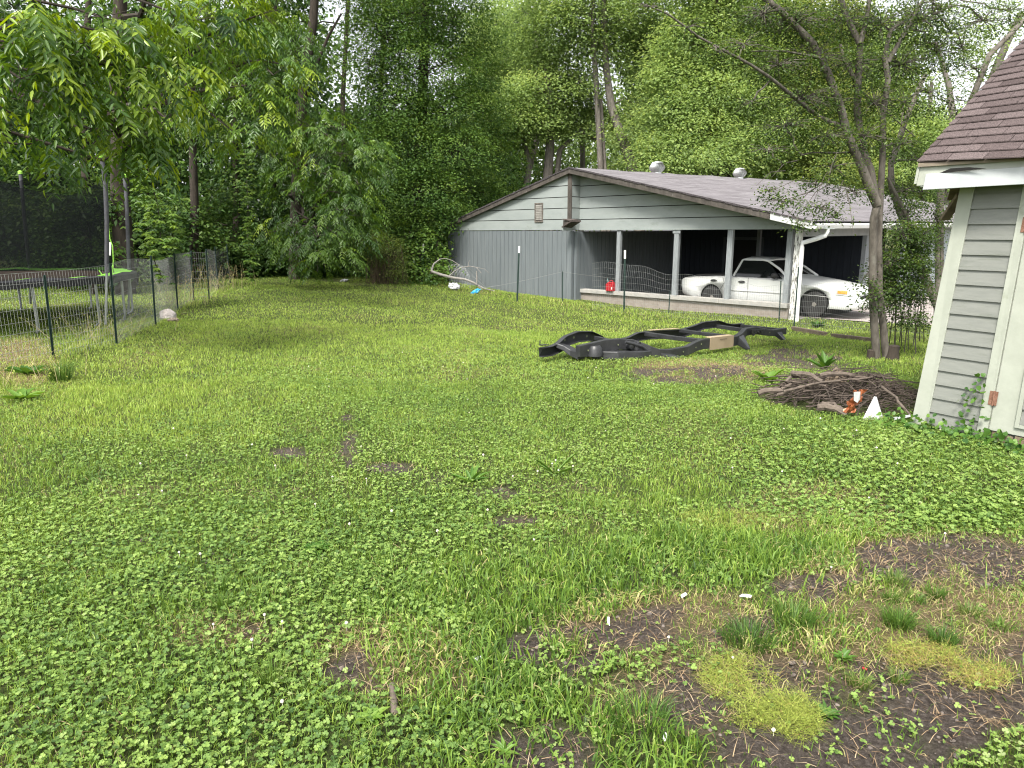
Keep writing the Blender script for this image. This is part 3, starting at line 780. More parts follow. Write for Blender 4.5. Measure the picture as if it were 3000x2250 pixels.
# turbine vents on the ridge
ALU = surf('turbine_metal', (.55, .56, .55), (.68, .69, .68), 5, .38, metal=.75, c3=(.35, .35, .34), s3=3, t3=(.5, .7))
for px, v in ((1908, 4.0), (2137, 9.6)):
    c = ridge(v) - V((0, 0, .14))
    tv = MB().lathe([(.20, -.10), (.17, .05), (.155, .10), (.155, .15)], c, n=20).build('roof_vent', ALU, roof_h)
    m = MB()
    for k in range(26):
        a = 2 * math.pi * k / 26
        pts = []
        for j in range(8):
            th = j / 7; rr = .155 + .115 * math.sin(math.pi * min(1, th * 1.02) ** .9); zz = .15 + .33 * th; aa = a + .5 * th
            if th > .85: rr = .155 + .115 * math.sin(math.pi * .85 ** .9) * (1 - (th - .85) * 2.6)
            pts.append((rr, zz, aa))
        vsb = []
        for (rr, zz, aa) in pts:
            vsb.append(c + V((rr * math.cos(aa), rr * math.sin(aa), zz))); vsb.append(c + V(((rr - .035) * math.cos(aa + .20), (rr - .035) * math.sin(aa + .20), zz)))
        m.add(vsb, [(2 * j, 2 * j + 1, 2 * j + 3, 2 * j + 2) for j in range(7)], True)
    m.lathe([(.18, .465), (.17, .49), (.06, .515)], c, n=20)
    m.build('turbine_fins', ALU, tv)
# carport front: sill, block base, posts
m = MB(); hquad(m, .16, UR - .05, HG - .2, -.275, .02, .14); m.build('block_base', BLOCK, house)
m = MB(); u = .16
for w in (1.9, 1.55, 1.8, 1.62):
    hquad(m, u, u + w - .006, -.272 + R.uniform(-.004, .004), -.16, -.045, .27); u += w
m.build('sill', SILL, house, .004)
for px, w in ((1812, .135), (1980, .15), (2136, .15), (2310, .14)):
    uu = h_at(px, 760, .06)[0]
    m = MB(); m.prism([H(uu - w / 2, .02, -.158), H(uu + w / 2, .02, -.158), H(uu + w / 2 - .012, .02, ZB - .004), H(uu - w / 2 - .012, .02, ZB - .004)], HV * .10)
    if px == 1980: m.prism([H(uu - .14, .021, ZB - .10), H(uu + .11, .021, ZB - .10), H(uu + .11, .021, ZB - .005), H(uu - .14, .021, ZB - .005)], HV * -.012)
    m.build('post', POSTM, house, .004)
uu = h_at(2334, 760, -.02)[0]
m = MB(); hquad(m, uu - .075, uu + .075, HG - .2, ZB - .005, -.05, .12); m.build('post', PEEL, house, .004)
m = MB(); hquad(m, h_at(2222, 700, 3.2)[0] - .05, h_at(2222, 700, 3.2)[0] + .05, HG, 1.66, 3.2, .1); m.build('post', surf('inner_post', (.13, .14, .15), (.17, .18, .19), 4, .8), house)
# interior
UI = UR + .0
m = MB(); VB = 5.6
u = .1
while u < UI - .15:
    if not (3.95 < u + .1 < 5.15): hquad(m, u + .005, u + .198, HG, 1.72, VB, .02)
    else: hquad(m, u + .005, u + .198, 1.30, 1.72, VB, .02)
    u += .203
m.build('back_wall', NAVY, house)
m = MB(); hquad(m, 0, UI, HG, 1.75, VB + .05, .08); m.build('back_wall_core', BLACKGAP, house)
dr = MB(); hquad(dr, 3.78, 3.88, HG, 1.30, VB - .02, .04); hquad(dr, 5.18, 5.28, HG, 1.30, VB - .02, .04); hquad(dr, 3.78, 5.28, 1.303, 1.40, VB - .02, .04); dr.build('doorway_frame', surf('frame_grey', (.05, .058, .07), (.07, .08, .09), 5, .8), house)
m = MB(); v = -.24
while v < VB - .1:
    m.prism([H(UI - .09, v + .006, HG - .1), H(UI - .09, v + .197, HG - .1), H(UI - .09, v + .197, 1.62), H(UI - .09, v + .006, 1.62)], HU * .02); v += .203
m.prism([H(UI - .069, -.25, HG - .2), H(UI - .069, VB, HG - .2), H(UI - .069, VB, 1.62), H(UI - .069, -.25, 1.62)], HU * .06)
m.build('inner_wall', T111, house)
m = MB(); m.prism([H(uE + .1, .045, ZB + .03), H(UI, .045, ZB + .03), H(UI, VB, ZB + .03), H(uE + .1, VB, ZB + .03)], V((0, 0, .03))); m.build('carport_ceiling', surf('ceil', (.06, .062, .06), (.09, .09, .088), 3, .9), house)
m = MB(); m.prism([H(-.1, .17, HG - .05), H(UI, .17, HG - .05), H(UI, VB, HG - .05), H(-.1, VB, HG - .05)], V((0, 0, .075))); tag(m.build('carport_floor', CONC), kind='structure')
# side towards the drive: header beam, posts, wall beyond, gutter
m = MB(); m.prism([H(-.02, .045, ZB - .18), H(-.02, 5.0, ZB - .18), H(-.02, 5.0, zE - .02), H(-.02, .045, zE - .02)], HU * .05); m.build('side_beam', surf('beam_grey', (.22, .235, .235), (.29, .30, .30), 3, .7, c3=(.13, .13, .12), s3=3, t3=(.6, .75)), house)
vp = h_side(2531, 780, .05)[0]
m = MB(); m.prism([H(-.02, vp - .17, HG), H(-.02, vp + .10, HG), H(-.02, vp + .10, ZB - .183), H(-.02, vp - .17, ZB - .183)], HU * .12); m.build('post', POSTM, house, .004)
m = MB(); m.prism([H(-.03, vp + .103, HG), H(-.03, vp + .19, HG), H(-.03, vp + .19, ZB - .183), H(-.03, vp + .103, ZB - .183)], HU * .13); m.build('post', PEEL, house, .003)
m = MB(); v = vp + 3.0
while v < 20:
    m.prism([H(-.0, v + .006, HG - .1), H(-.0, v + .197, HG - .1), H(-.0, v + .197, 1.62), H(-.0, v + .006, 1.62)], HU * .03); v += .203
m.prism([H(.031, vp + 3, HG - .1), H(.031, 20, HG - .1), H(.031, 20, 1.7), H(.031, vp + 3, 1.7)], HU * .08)
m.build('side_wall', surf('side_blue', (.36, .40, .43), (.44, .48, .50), 3, .7), house)
m = MB(); prof = [(0, 0), (0, -.10), (-.04, -.125), (-.10, -.125), (-.125, -.05), (-.125, 0.0), (-.115, 0), (-.113, -.045), (-.095, -.113), (-.04, -.113), (-.01, -.09), (-.01, 0)]
def gut(v): return [H(uE + .02 + a, v, zE - .045 + .004 * max(0, v) + bz) for a, bz in prof]
g0, g1 = gut(VF + .03), gut(VEE - .5); n = len(prof)
m.add(g0 + g1, [(i, (i + 1) % n, n + (i + 1) % n, n + i) for i in range(n)] + [tuple(range(n)), tuple(range(2 * n - 1, n - 1, -1))])
m.build('gutter', GUTW, house)
m = MB(); m.prism([H(uE + .021, VF + .1, zE - .19), H(uE + .021, VEE - .5, zE - .14), H(uE + .021, VEE - .5, zE - .02), H(uE + .021, VF + .1, zE - .04)], HU * .02)
m.prism([H(uE + .042, -.0, zE - .19), H(uE + .042, VEE - 1, zE - .16), H(-.03, VEE - 1, zE - .16), H(-.03, -.0, zE - .19)], V((0, 0, .015)))
m.build('eave_board', surf('eave_grey', (.30, .31, .31), (.38, .39, .385), 3, .6), house)
d0_ = at(2404, 668, H(uE, .25, 0).y)
vg = .25
pts = [H(uE - .04, vg, zE - .15), H(uE - .04, vg, zE - .26), H(uE - .02, vg - .02, zE - .34), H(uE + .10, vg - .10, zE - .42), H(uE + .38, vg - .24, zE - .47), H(uE + .50, vg - .30, zE - .54), H(uE + .53, vg - .32, zE - .66)]
foot = H(uu - .16, -.13, 0); top = V((foot.x, foot.y, zE - .60))
pts = [H(uE - .05, vg, zE - .15), H(uE - .05, vg, zE - .24), H(uE - .02, vg - .02, zE - .33), top.lerp(H(uE - .02, vg - .02, zE - .33), .6) + V((0, 0, .03)), top + V((0, 0, .10)), top + V((0, 0, -.02)), V((foot.x, foot.y, .2)), V((foot.x, foot.y, HG + .12)), V((foot.x, foot.y, HG - .05))]
m = MB(); m.tube(pts[:6], [.05, .052, .056, .056, .054, .052], 10); m.tube(pts[5:], [.052, .052, .058, .066], 10)
ds = m.build('downspout', GUTW, house)
# the drive
DR = surf('drive_concrete', (.26, .225, .21), (.36, .32, .30), 1.5, .95, .25, 25, c3=(.18, .155, .14), s3=.8, t3=(.5, .7))
vs, fs = [], []
nu, nv = 30, 10
for i in range(nu + 1):
    for j in range(nv + 1):
        p = H(-.1 - 26 * i / nu, .62 + .12 * math.sin(i * 1.7) * (j == 0) + 11 * j / nv, 0); p.z = gzf(min(p.x, 40), p.y) + .018; vs.append(p)
for i in range(nu):
    for j in range(nv): a = i * (nv + 1) + j; fs.append((a, a + 1, a + nv + 2, a + nv + 1))
tag(MB().add(vs, fs).build('driveway', DR), kind='structure')
# ------------------------------------------------------------------ white car in the carport (nose to the drive)
CARO = H(-.18, .72 + .90, 0); CF = -HU; CR = -HV             # CARO: under the front axle centre; CF forward; CR towards the camera (its own right side)
ZG = HG + .03
def C(f, r, z): return CARO + CF * f + CR * r + V((0, 0, ZG + z))
car = empty('white_car', C(-1.4, 0, 0), 'white car parked inside the carport behind the sill, nose out to the drive', 'car')
PAINT = surf('white_paint', (.62, .64, .62), (.69, .70, .68), 2.5, .30, spec=.5, coat=.5, c3=(.64, .64, .61), s3=2.2, t3=(.6, .85))
RUBBER = surf('tyre_rubber', (.018, .018, .019), (.035, .034, .033), 20, .85)
STEEL = surf('black_steel_rim', (.02, .02, .02), (.035, .035, .035), 10, .5)
HUB = surf('hub_cap', (.30, .28, .25), (.45, .42, .38), 20, .45, metal=.7)
GLASSD = surf('dark_glass', (.008, .010, .010), rough=.06, spec=.6)
BLK = surf('black_trim', (.012, .012, .013), (.022, .022, .022), 12, .6)
# body: section profile lofted along the length; (half width, sill z, belt z, belt half-width, deck z)
ST = [(.98, .60, .36, .56, .52, .58), (.93, .74, .27, .62, .66, .66), (.80, .84, .24, .68, .76, .74), (.45, .91, .23, .73, .83, .80), (0, .95, .22, .79, .88, .865), (-.5, .965, .21, .845, .90, .935), (-.85, .975, .21, .88, .90, .985),
      (-1.3, .975, .20, .90, .90, .99), (-2.2, .975, .20, .90, .90, .98), (-2.9, .97, .21, .89, .89, .93), (-3.5, .94, .26, .86, .86, .885), (-3.88, .88, .32, .82, .80, .84), (-3.98, .80, .40, .76, .70, .78)]
vs, fs = [], []
def sect(x, w, zs, zb, wb, zd):
    pts = [(0, zs), (w * .80, zs), (w * .94, zs + .05), (w * .985, zs + .18), (w, zs + (zb - zs) * .55), (w * .985, zb - .10), ((w * .95 + wb * .05), zb - .015), (wb * .96, zb + .012), (wb * .72, zd), (wb * .35, zd + .012), (0, zd + .015)]
    return pts
for s_ in ST:
    pts = sect(*s_)
    ring = pts + [(-y, z) for (y, z) in reversed(pts[1:-1])]
    vs += [C(s_[0], y, z) for (y, z) in ring]
nr = 20
for i in range(len(ST) - 1):
    for k in range(nr): a, b2 = i * nr + k, i * nr + (k + 1) % nr; fs.append((a, b2, b2 + nr, a + nr))
fs.append(tuple(range(nr))); fs.append(tuple((len(ST) - 1) * nr + k for k in reversed(range(nr))))
bodyo = MB().add(vs, fs, True).build('body', PAINT, car, angle=50)
for f in (0, -2.91):       # wheel arches cut out of the body
    cut = MB().lathe([(.385 if f == 0 else .365, -1.2), (.385 if f == 0 else .365, 1.2)], C(f, 0, .33), CR, 40).build('arch_cut', BLK, car)
    mo = bodyo.modifiers.new('arch', 'BOOLEAN'); mo.object = cut; mo.solver = 'EXACT'; mo.operation = 'DIFFERENCE'
    dg = bpy.context.evaluated_depsgraph_get(); me = bpy.data.meshes.new_from_object(bodyo.evaluated_get(dg))
    bodyo.modifiers.clear(); bodyo.data = me
    bpy.data.objects.remove(cut)
for f, rr in ((0, .386), (-2.91, .366)):
    MB().lathe([(rr, -.93), (rr - .01, -.35), (rr - .012, .35), (rr, .93)], C(f, 0, .33), CR, 40, True, False).build('wheel_well', BLK, car)
def wheel(f, sgn):
    c = C(f, .80 * sgn, .325); ax = CR * sgn
    w = MB().lathe([(.20, -.10), (.27, -.115), (.315, -.10), (.328, -.06), (.328, .06), (.315, .10), (.27, .115), (.20, .10)], c, ax, 36).build('wheel', RUBBER, car)
    MB().lathe([(.205, -.09), (.205, .085), (.185, .095), (.175, .06), (.09, .045), (.085, .04)], c, ax, 32).build('rim', STEEL, w)
    h = MB().lathe([(.088, .03), (.088, .075), (.075, .095), (.03, .105)], c, ax, 20)
    for k in range(5):
        a = k * 1.2566; X = CF; Z = V((0, 0, 1)); h.lathe([(.012, .09), (.012, .108)], c + X * (.05 * math.cos(a)) + Z * (.05 * math.sin(a)), ax, 6)
    h.build('hub_cap', HUB, w)
for f in (0, -2.91):
    for sgn in (1, -1): wheel(f, sgn)
# cab: roof, pillars, glass
RT = [(-.80, .975, .86), (-1.42, 1.385, .62), (-1.62, 1.425, .60), (-2.10, 1.435, .60), (-2.22, 1.405, .60)]
m = MB(); vs, fs = [], []
for (x, z, w) in RT[1:]:
    for y, dz in ((-w, -.055), (-w * .93, -.015), (-w * .5, .012), (0, .018), (w * .5, .012), (w * .93, -.015), (w, -.055)): vs.append(C(x, y, z + dz))
for i in range(3):
    for k in range(6): a = i * 7 + k; fs.append((a, a + 1, a + 8, a + 7))
n = len(vs); vs2 = [p - V((0, 0, .03)) for p in vs]
fs += [tuple(n + q for q in reversed(f)) for f in list(fs)]
for k in range(6): fs += [(k + 1, k, n + k, n + k + 1), (21 + k, 22 + k, n + 22 + k, n + 21 + k)]
for i in range(3): fs += [(i * 7, (i + 1) * 7, n + (i + 1) * 7, n + i * 7), ((i + 1) * 7 + 6, i * 7 + 6, n + i * 7 + 6, n + (i + 1) * 7 + 6)]
m.add(vs + vs2, fs, True); m.build('car_roof', PAINT, car, angle=60)
for sgn in (1, -1):
    MB().tube([C(-.72, .86 * sgn, .93), C(-1.05, .745 * sgn, 1.17), C(-1.44, .61 * sgn, 1.36), C(-1.6, .60 * sgn, 1.385)], [.035, .032, .03, .028], 8).build('pillar', PAINT, car)
    MB().bar(C(-2.30, .845 * sgn, .95), C(-2.19, .60 * sgn, 1.37), .05, .03).build('pillar', PAINT, car)
m = MB()
m.add([C(-.80, .82, .955), C(-.80, -.82, .955), C(-1.42, -.59, 1.36), C(-1.42, .59, 1.36), C(-.82, .80, .95), C(-.82, -.80, .95), C(-1.44, -.57, 1.35), C(-1.44, .57, 1.35)], [(0, 1, 2, 3), (7, 6, 5, 4), (0, 3, 7, 4), (1, 5, 6, 2), (0, 4, 5, 1), (3, 2, 6, 7)])
m.build('windscreen', GLASSD, car)
for sgn in (1, -1):
    MB().prism([C(-.92, .845 * sgn, .93), C(-2.26, .845 * sgn, .93), C(-2.17, .605 * sgn, 1.36), C(-1.48, .605 * sgn, 1.36)], CR * (-.012 * sgn)).build('side_window', GLASSD, car)
m = MB(); m.prism([C(-2.28, .80, .93), C(-2.28, -.80, .93), C(-2.19, -.59, 1.37), C(-2.19, .59, 1.37)], CF * .012); m.build('rear_window', GLASSD, car)
m = MB(); m.prism([C(-2.32, .80, .985), C(-3.55, .76, .905), C(-3.55, -.76, .905), C(-2.32, -.80, .985)], V((0, 0, .022))); m.build('bed_cover', BLK, car, .01)
# lamps, grille, mirror, handles, seams
m = MB()
for sgn in (1, -1):
    hl = MB().add([C(.50, .885 * sgn, .60), C(.50, .88 * sgn, .735), C(.80, .80 * sgn, .715), C(.95, .60 * sgn, .695), C(.98, .58 * sgn, .575), C(.82, .82 * sgn, .585),
                   C(.50, .80 * sgn, .60), C(.50, .80 * sgn, .73), C(.78, .70 * sgn, .71), C(.90, .55 * sgn, .69), C(.90, .55 * sgn, .58), C(.78, .72 * sgn, .59)],
                  [(0, 1, 2, 5), (5, 2, 3, 4), (6, 11, 8, 7), (11, 10, 9, 8), (1, 7, 8, 2), (2, 8, 9, 3), (0, 5, 11, 6), (5, 4, 10, 11), (0, 6, 7, 1), (4, 3, 9, 10)])
    # push the lens proud of the body
    hl.v = [tuple(V(p) + CR * (.022 * sgn) + CF * .012) for p in hl.v]
    ho = hl.build('headlight', surf('lamp_lens', (.42, .43, .41), (.58, .58, .53), 9, .12, spec=.7, coat=.6), car)
    am = MB().add([C(.55, .885 * sgn, .635), C(.55, .885 * sgn, .705), C(.76, .822 * sgn, .695), C(.76, .83 * sgn, .62)], [(0, 1, 2, 3)] if sgn < 0 else [(3, 2, 1, 0)])
    am.v = [tuple(V(p) + CR * (.030 * sgn) + CF * .012) for p in am.v]
    q = am.v; b2 = [tuple(V(p) - CR * (.006 * sgn)) for p in q]; am.add(b2, [(0, 1, 2, 3)]); am.build('amber_marker', surf('amber', (.75, .22, .02), (.85, .32, .05), 30, .25), ho)
m = MB(); m.prism([C(.962, .50, .44), C(.985, .50, .565), C(1.0, 0, .585), C(.985, -.50, .565), C(.962, -.50, .44)], CF * .02)
m.build('grille', BLK, car)
m = MB()
vs = []
for (y, x) in ((-.90, .35), (-.88, .72), (-.70, .98), (-.35, 1.05), (0, 1.07), (.35, 1.05), (.70, .98), (.88, .72), (.90, .35)):
    for z, o in ((.24, -.02), (.30, .02), (.44, .025), (.50, -.005)): vs.append(C(x + o, y * (1 + o * .6), z))
m.add(vs, [(i * 4 + k, i * 4 + k + 1, i * 4 + k + 5, i * 4 + k + 4) for i in range(8) for k in range(3)], True); m.build('bumper', PAINT, car)
m = MB(); m.lathe([(.02, -.08), (.07, -.07), (.085, 0), (.06, .05), (.02, .07)], C(-1.05, .99, 1.0), (CF + CR * .2), 14); m.bar(C(-1.02, .86, .97), C(-1.02, .96, .98), .05, .05); m.build('wing_mirror', BLK, car)
for f in (-1.98, -2.83):
    hm = MB(); q0 = C(f, .972, .80); vs_ = [q0 + CF * (.10 * math.cos(k * .3927)) + V((0, 0, .032 * math.sin(k * .3927))) for k in range(16)]
    hm.prism(vs_, CR * .012).build('door_handle', BLK, car)
SEAM = surf('seam', (.10, .10, .10), rough=.8)
for f in (-.62, -1.80): MB().prism([C(f, .962, .28), C(f + .006, .962, .28), C(f + .006, .963, .92), C(f, .963, .92)], CR * .016).build('door_seam', SEAM, car)
MB().tube([C(-2.55, .975, .90), C(-2.50, .982, .75), C(-2.62, .982, .55), C(-2.52, .982, .40)], .006, 4).build('door_seam', SEAM, car)
MB().tube([C(.60, .955, .52), C(0, .985, .555), C(-.6, .99, .56), C(-2.45, .985, .56)], .007, 4).build('rub_strip', surf('strip', (.42, .42, .41), rough=.6), car)

# ------------------------------------------------------------------ vehicle frame lying on the grass
A0 = V((1.985, 9.95, 0)); E1 = V((.755, .656, 0)).normalized(); E2 = V((-.656, .755, 0)).normalized()
def FR(a, p, z):
    q = A0 + E1 * a + E2 * p
    zz = gzf(1.3 , 9.7) * (1 - (a + 1.1) / 5.0) + gzf(4.87, 12.5) * ((a + 1.1) / 5.0)
    return V((q.x, q.y, zz + z))
frame = empty('vehicle_frame', FR(1.2, .55, 0), 'bare black steel vehicle frame with cardboard taped to one rail, lying on the lawn', 'vehicle frame')
FBLK = surf('satin_black_steel', (.020, .021, .023), (.038, .039, .042), 5, .42, .06, 40, spec=.45, c3=(.075, .070, .065), s3=4.5, t3=(.62, .8))
def rail(pts, w, side):
    """pts: (along, across, z centre, height); box section smoothly swept"""
    P = []
    for i in range(len(pts) - 1):
        for k in range(5):
            t = k / 5
            p0 = pts[max(i - 1, 0)]; p1 = pts[i]; p2 = pts[i + 1]; p3 = pts[min(i + 2, len(pts) - 1)]
            lin = [p1[j] * (1 - t) + p2[j] * t for j in range(4)]
            cr = [.5 * (2 * p1[j] + (p2[j] - p0[j]) * t + (2 * p0[j] - 5 * p1[j] + 4 * p2[j] - p3[j]) * t * t + (3 * p1[j] - p0[j] - 3 * p2[j] + p3[j]) * t ** 3) for j in range(4)]
            P.append([a * .85 + b * .15 for a, b in zip(lin, cr)])
    P.append(pts[-1])
    m = MB(); vs = []; SEC = [(-1, -.5), (1, -.5), (1, .5), (-1, .5)] if side > 0 else [(1, -.5), (1, .5), (-1, .5), (-1, .42), (.78, .42), (.78, -.42), (-1, -.42), (-1, -.5)]
    P = [[p[0], p[1], p[2], p[3] * .92] for p in P]
    for i, p in enumerate(P):
        q0 = P[max(i - 1, 0)]; q1 = P[min(i + 1, len(P) - 1)]
        d = V((q1[0] - q0[0], q1[1] - q0[1])); d.normalize(); nx = V((-d.y, d.x))
        dz = (q1[2] - q0[2]) / max(1e-4, math.hypot(q1[0] - q0[0], q1[1] - q0[1])); tl = -dz * .5
        for (s, zz) in SEC:
            vs.append(FR(p[0] + nx.x * w / 2 * s + tl * p[3] * zz, p[1] + nx.y * w / 2 * s, p[2] + p[3] * zz))
    q_ = len(SEC); fs = [(i * q_ + k, i * q_ + (k + 1) % q_, (i + 1) * q_ + (k + 1) % q_, (i + 1) * q_ + k) for i in range(len(P) - 1) for k in range(q_)]
    fs += [tuple(reversed(range(q_))), tuple((len(P) - 1) * q_ + k for k in range(q_))]
    return m.add(vs, fs)
NEARR = [(-1.10,.40,.15,.17), (-.86,.385,.16,.21), (-.62,.34,.20,.20), (-.40,.27,.225,.17), (-.17,.20,.21,.155), (.0,.04,.13,.15), (.12,-.02,.085,.15), (.35,-.05,.075,.145), (.75,-.05,.09,.15), (.98,-.04,.14,.155), (1.18,-.03,.165,.17), (1.5,-.03,.155,.17), (2.15,0.0,.155,.17), (2.42,.06,.20,.16), (2.62,.12,.26,.14), (2.95,.14,.27,.135), (3.2,.13,.235,.13), (3.5,.12,.20,.12), (3.92,.10,.22,.125)]
FARR = [(-1.52,.68,.13,.14), (-1.30,.72,.13,.15), (-1.12,.76,.16,.15), (-.92,.80,.24,.16), (-.65,.84,.28,.17), (-.35,.86,.27,.16), (-.10,.90,.19,.155), (.10,.98,.10,.15), (.35,1.05,.08,.145), (.75,1.07,.10,.15), (1.0,1.07,.165,.15), (1.25,1.07,.175,.15), (2.15,1.06,.16,.16), (2.42,1.0,.22,.15), (2.65,.94,.29,.14), (3.05,.92,.30,.14), (3.3,.93,.25,.13), (3.55,.94,.22,.12), (3.92,.95,.22,.12)]
rn = rail(NEARR, .075, 1).build('side_rail', FBLK, frame, .008); rf = rail(FARR, .07, -1).build('side_rail', FBLK, frame, .008)
for (pts, w) in (([(1.19,-.01,.205,.07),(1.22,.5,.195,.07),(1.19,1.05,.205,.07)], .10), ([(2.12,0.0,.215,.06),(2.10,.5,.21,.06),(2.12,1.04,.215,.06)], .10), ([(3.02,.16,.24,.07),(3.02,.9,.26,.07)], .08), ([(3.84,.12,.22,.09),(3.84,.93,.22,.09)], .06), ([(-.25,.25,.21,.06),(-.25,.85,.24,.06)], .07)):
    pp = [(a, p, z, h) for a, p, z, h in pts]
    rail(pp, w, 1).build('crossmember', FBLK, frame, .006)
rail([(-1.12,.78,.20,.07), (-1.05,.66,.16,.08), (-1.02,.55,.11,.09), (-1.02,.40,.09,.12)], .16, 1).build('crossmember', FBLK, frame, .01)
# engine cradle tray, suspension cups, brackets
m = MB(); m.prism([FR(-.82,.48,.085), FR(-.30,.48,.085), FR(-.30,.74,.085), FR(-.82,.74,.085)], V((0, 0, .045))); m.build('cradle_plate', FBLK, frame, .01)
m = MB()
m.add([FR(-.80,.42,.02), FR(-.62,.08,.03), FR(-.25,-.06,.05), FR(-.02,-.03,.06), FR(-.02,.18,.06), FR(-.4,.34,.02), FR(-.80,.42,.13), FR(-.62,.10,.15), FR(-.25,-.05,.15), FR(-.02,-.02,.14), FR(-.02,.18,.14), FR(-.4,.34,.13)],
      [(5, 4, 3, 2, 1, 0), (6, 7, 8, 9, 10, 11)] + [(i, (i + 1) % 6, 6 + (i + 1) % 6, 6 + i) for i in range(6)]); m.build('control_arm_mount', FBLK, frame, .012)
m = MB(); m.lathe([(.115, -.03), (.105, .07), (.075, .11)], FR(-.82, .34, .11), V((0, 0, 1)), 18); m.build('spring_cup', FBLK, frame)
m = MB()
m.lathe([(.055, -.05), (.06, .03), (.03, .045)], FR(-.30, .13, .21), -E2, 14); m.tube([FR(-.42,.13,.27), FR(-.30,.09,.24), FR(-.16,.05,.20), FR(-.05,.03,.12)], .022, 8); m.lathe([(.03, 0), (.03, .03)], FR(-.18, .10, .24), -E2, 10); m.build('steering_bracket', FBLK, frame)
m = MB(); m.add([FR(.14,-.06,.10), FR(.40,-.06,.08), FR(.46,-.16,.035), FR(.26,-.17,.03), FR(.14,-.06,.01), FR(.40,-.06,.01), FR(.46,-.16,.01), FR(.26,-.17,.01)], [(0, 1, 2, 3), (7, 6, 5, 4), (0, 3, 7, 4), (1, 5, 6, 2), (3, 2, 6, 7), (0, 4, 5, 1)]); m.build('body_mount', FBLK, frame, .01)
m = MB(); m.add([FR(2.20,-.03,.22), FR(2.42,.02,.24), FR(2.34,-.17,.04), FR(2.28,-.17,.04), FR(2.20,.0,.08), FR(2.42,.05,.12), FR(2.34,-.17,.0), FR(2.28,-.17,.0)], [(0, 1, 2, 3), (7, 6, 5, 4), (0, 3, 7, 4), (1, 5, 6, 2), (3, 2, 6, 7), (0, 4, 5, 1)]); m.build('body_mount', FBLK, frame, .008)
m = MB(); m.add([FR(3.58,.06,.21), FR(3.72,.05,.22), FR(3.74,-.03,.09), FR(3.64,-.04,.09), FR(3.58,.10,.14), FR(3.72,.10,.14), FR(3.74,.02,.07), FR(3.64,.01,.07)], [(0, 1, 2, 3), (7, 6, 5, 4), (0, 3, 7, 4), (1, 5, 6, 2), (3, 2, 6, 7), (0, 4, 5, 1)]); m.build('body_mount', FBLK, frame, .006)
m = MB(); m.prism([FR(2.72,.062,.30), FR(3.18,.078,.28), FR(3.10,.078,.19), FR(2.98,.074,.235), FR(2.92,.072,.235), FR(2.82,.068,.19), FR(2.76,.064,.20)], E2 * -.012)
for k in range(7): m.lathe([(.012, 0), (.012, .012)], FR(2.78 + .055 * k, .06, .28 - .03 * (k % 2)), -E2, 8)
m.build('hanger_plate', FBLK, frame, .002)
m = MB(); m.bar(FR(-1.55,.66,.235), FR(-1.38,.70,.225), .05, .012); m.bar(FR(-1.555,.66,.23), FR(-1.555,.66,.30), .05, .012); m.build('tow_tab', FBLK, frame, .002)
HOLE = surf('bolt_hole', (.45, .52, .30), (.52, .58, .34), 30, .8)
m = MB()
HOLED = surf('hole_dark', (.16, .19, .10), (.22, .25, .14), 20, .9)
for (a, p, z, r_h) in ((-.95,.342,.16,.012), (-.45,.238,.22,.012), (.62,-.096,.09,.012), (1.1,-.074,.17,.012), (3.35,.07,.22,.012), (.25,-.09,.06,.010), (.95,-.085,.13,.010), (3.05,.09,.24,.010)): MB().lathe([(r_h, 0), (r_h, .004)], FR(a, p, z), -E2, 12).build('bolt_hole', HOLED, frame)
for (a, p, z, r_h) in ((-.92,.825,.25,.017), (-.70,.86,.27,.017), (-.40,.885,.27,.017), (.55,1.09,.12,.017), (.70,1.09,.10,.015)): MB().lathe([(r_h, 0), (r_h, .004)], FR(a, p, z), -E2, 12).build('bolt_hole', HOLED, frame)
cb = MB(); cb.prism([FR(1.33,-.078,.062), FR(2.02,-.055,.07), FR(2.02,-.055,.25), FR(1.33,-.078,.25)], E2 * .006); cb.prism([FR(1.33,-.078,.251), FR(2.02,-.055,.251), FR(2.02,.05,.254), FR(1.33,.03,.254)], V((0, 0, .005)))
CARD = surf('cardboard', (.32, .25, .16), (.38, .30, .20), 5, .85, .05, 40, c3=(.24, .19, .12), s3=5, t3=(.6, .75))
tag(cb.build('cardboard_sheet', CARD), 'tan cardboard sheet wrapped over the near rail of the black frame', 'cardboard')
m = MB()
for k in range(8):
    a = 1.60 + k * .026; m.prism([FR(a, -.073, .205), FR(a + .014, -.072, .205), FR(a + .014, -.072, .222), FR(a, -.073, .222)], E2 * -.0015)
mk = m.build('ink_mark', surf('ink', (.10, .08, .07), rough=.9), bpy.data.objects['cardboard_sheet'])
cb = MB(); cb.prism([FR(1.30,1.03,.255), FR(2.05,1.02,.25), FR(2.05,1.10,.25), FR(1.30,1.11,.255)], V((0, 0, .006))); tag(cb.build('cardboard_sheet', CARD), 'cardboard strip lying on top of the far rail of the black frame', 'cardboard')

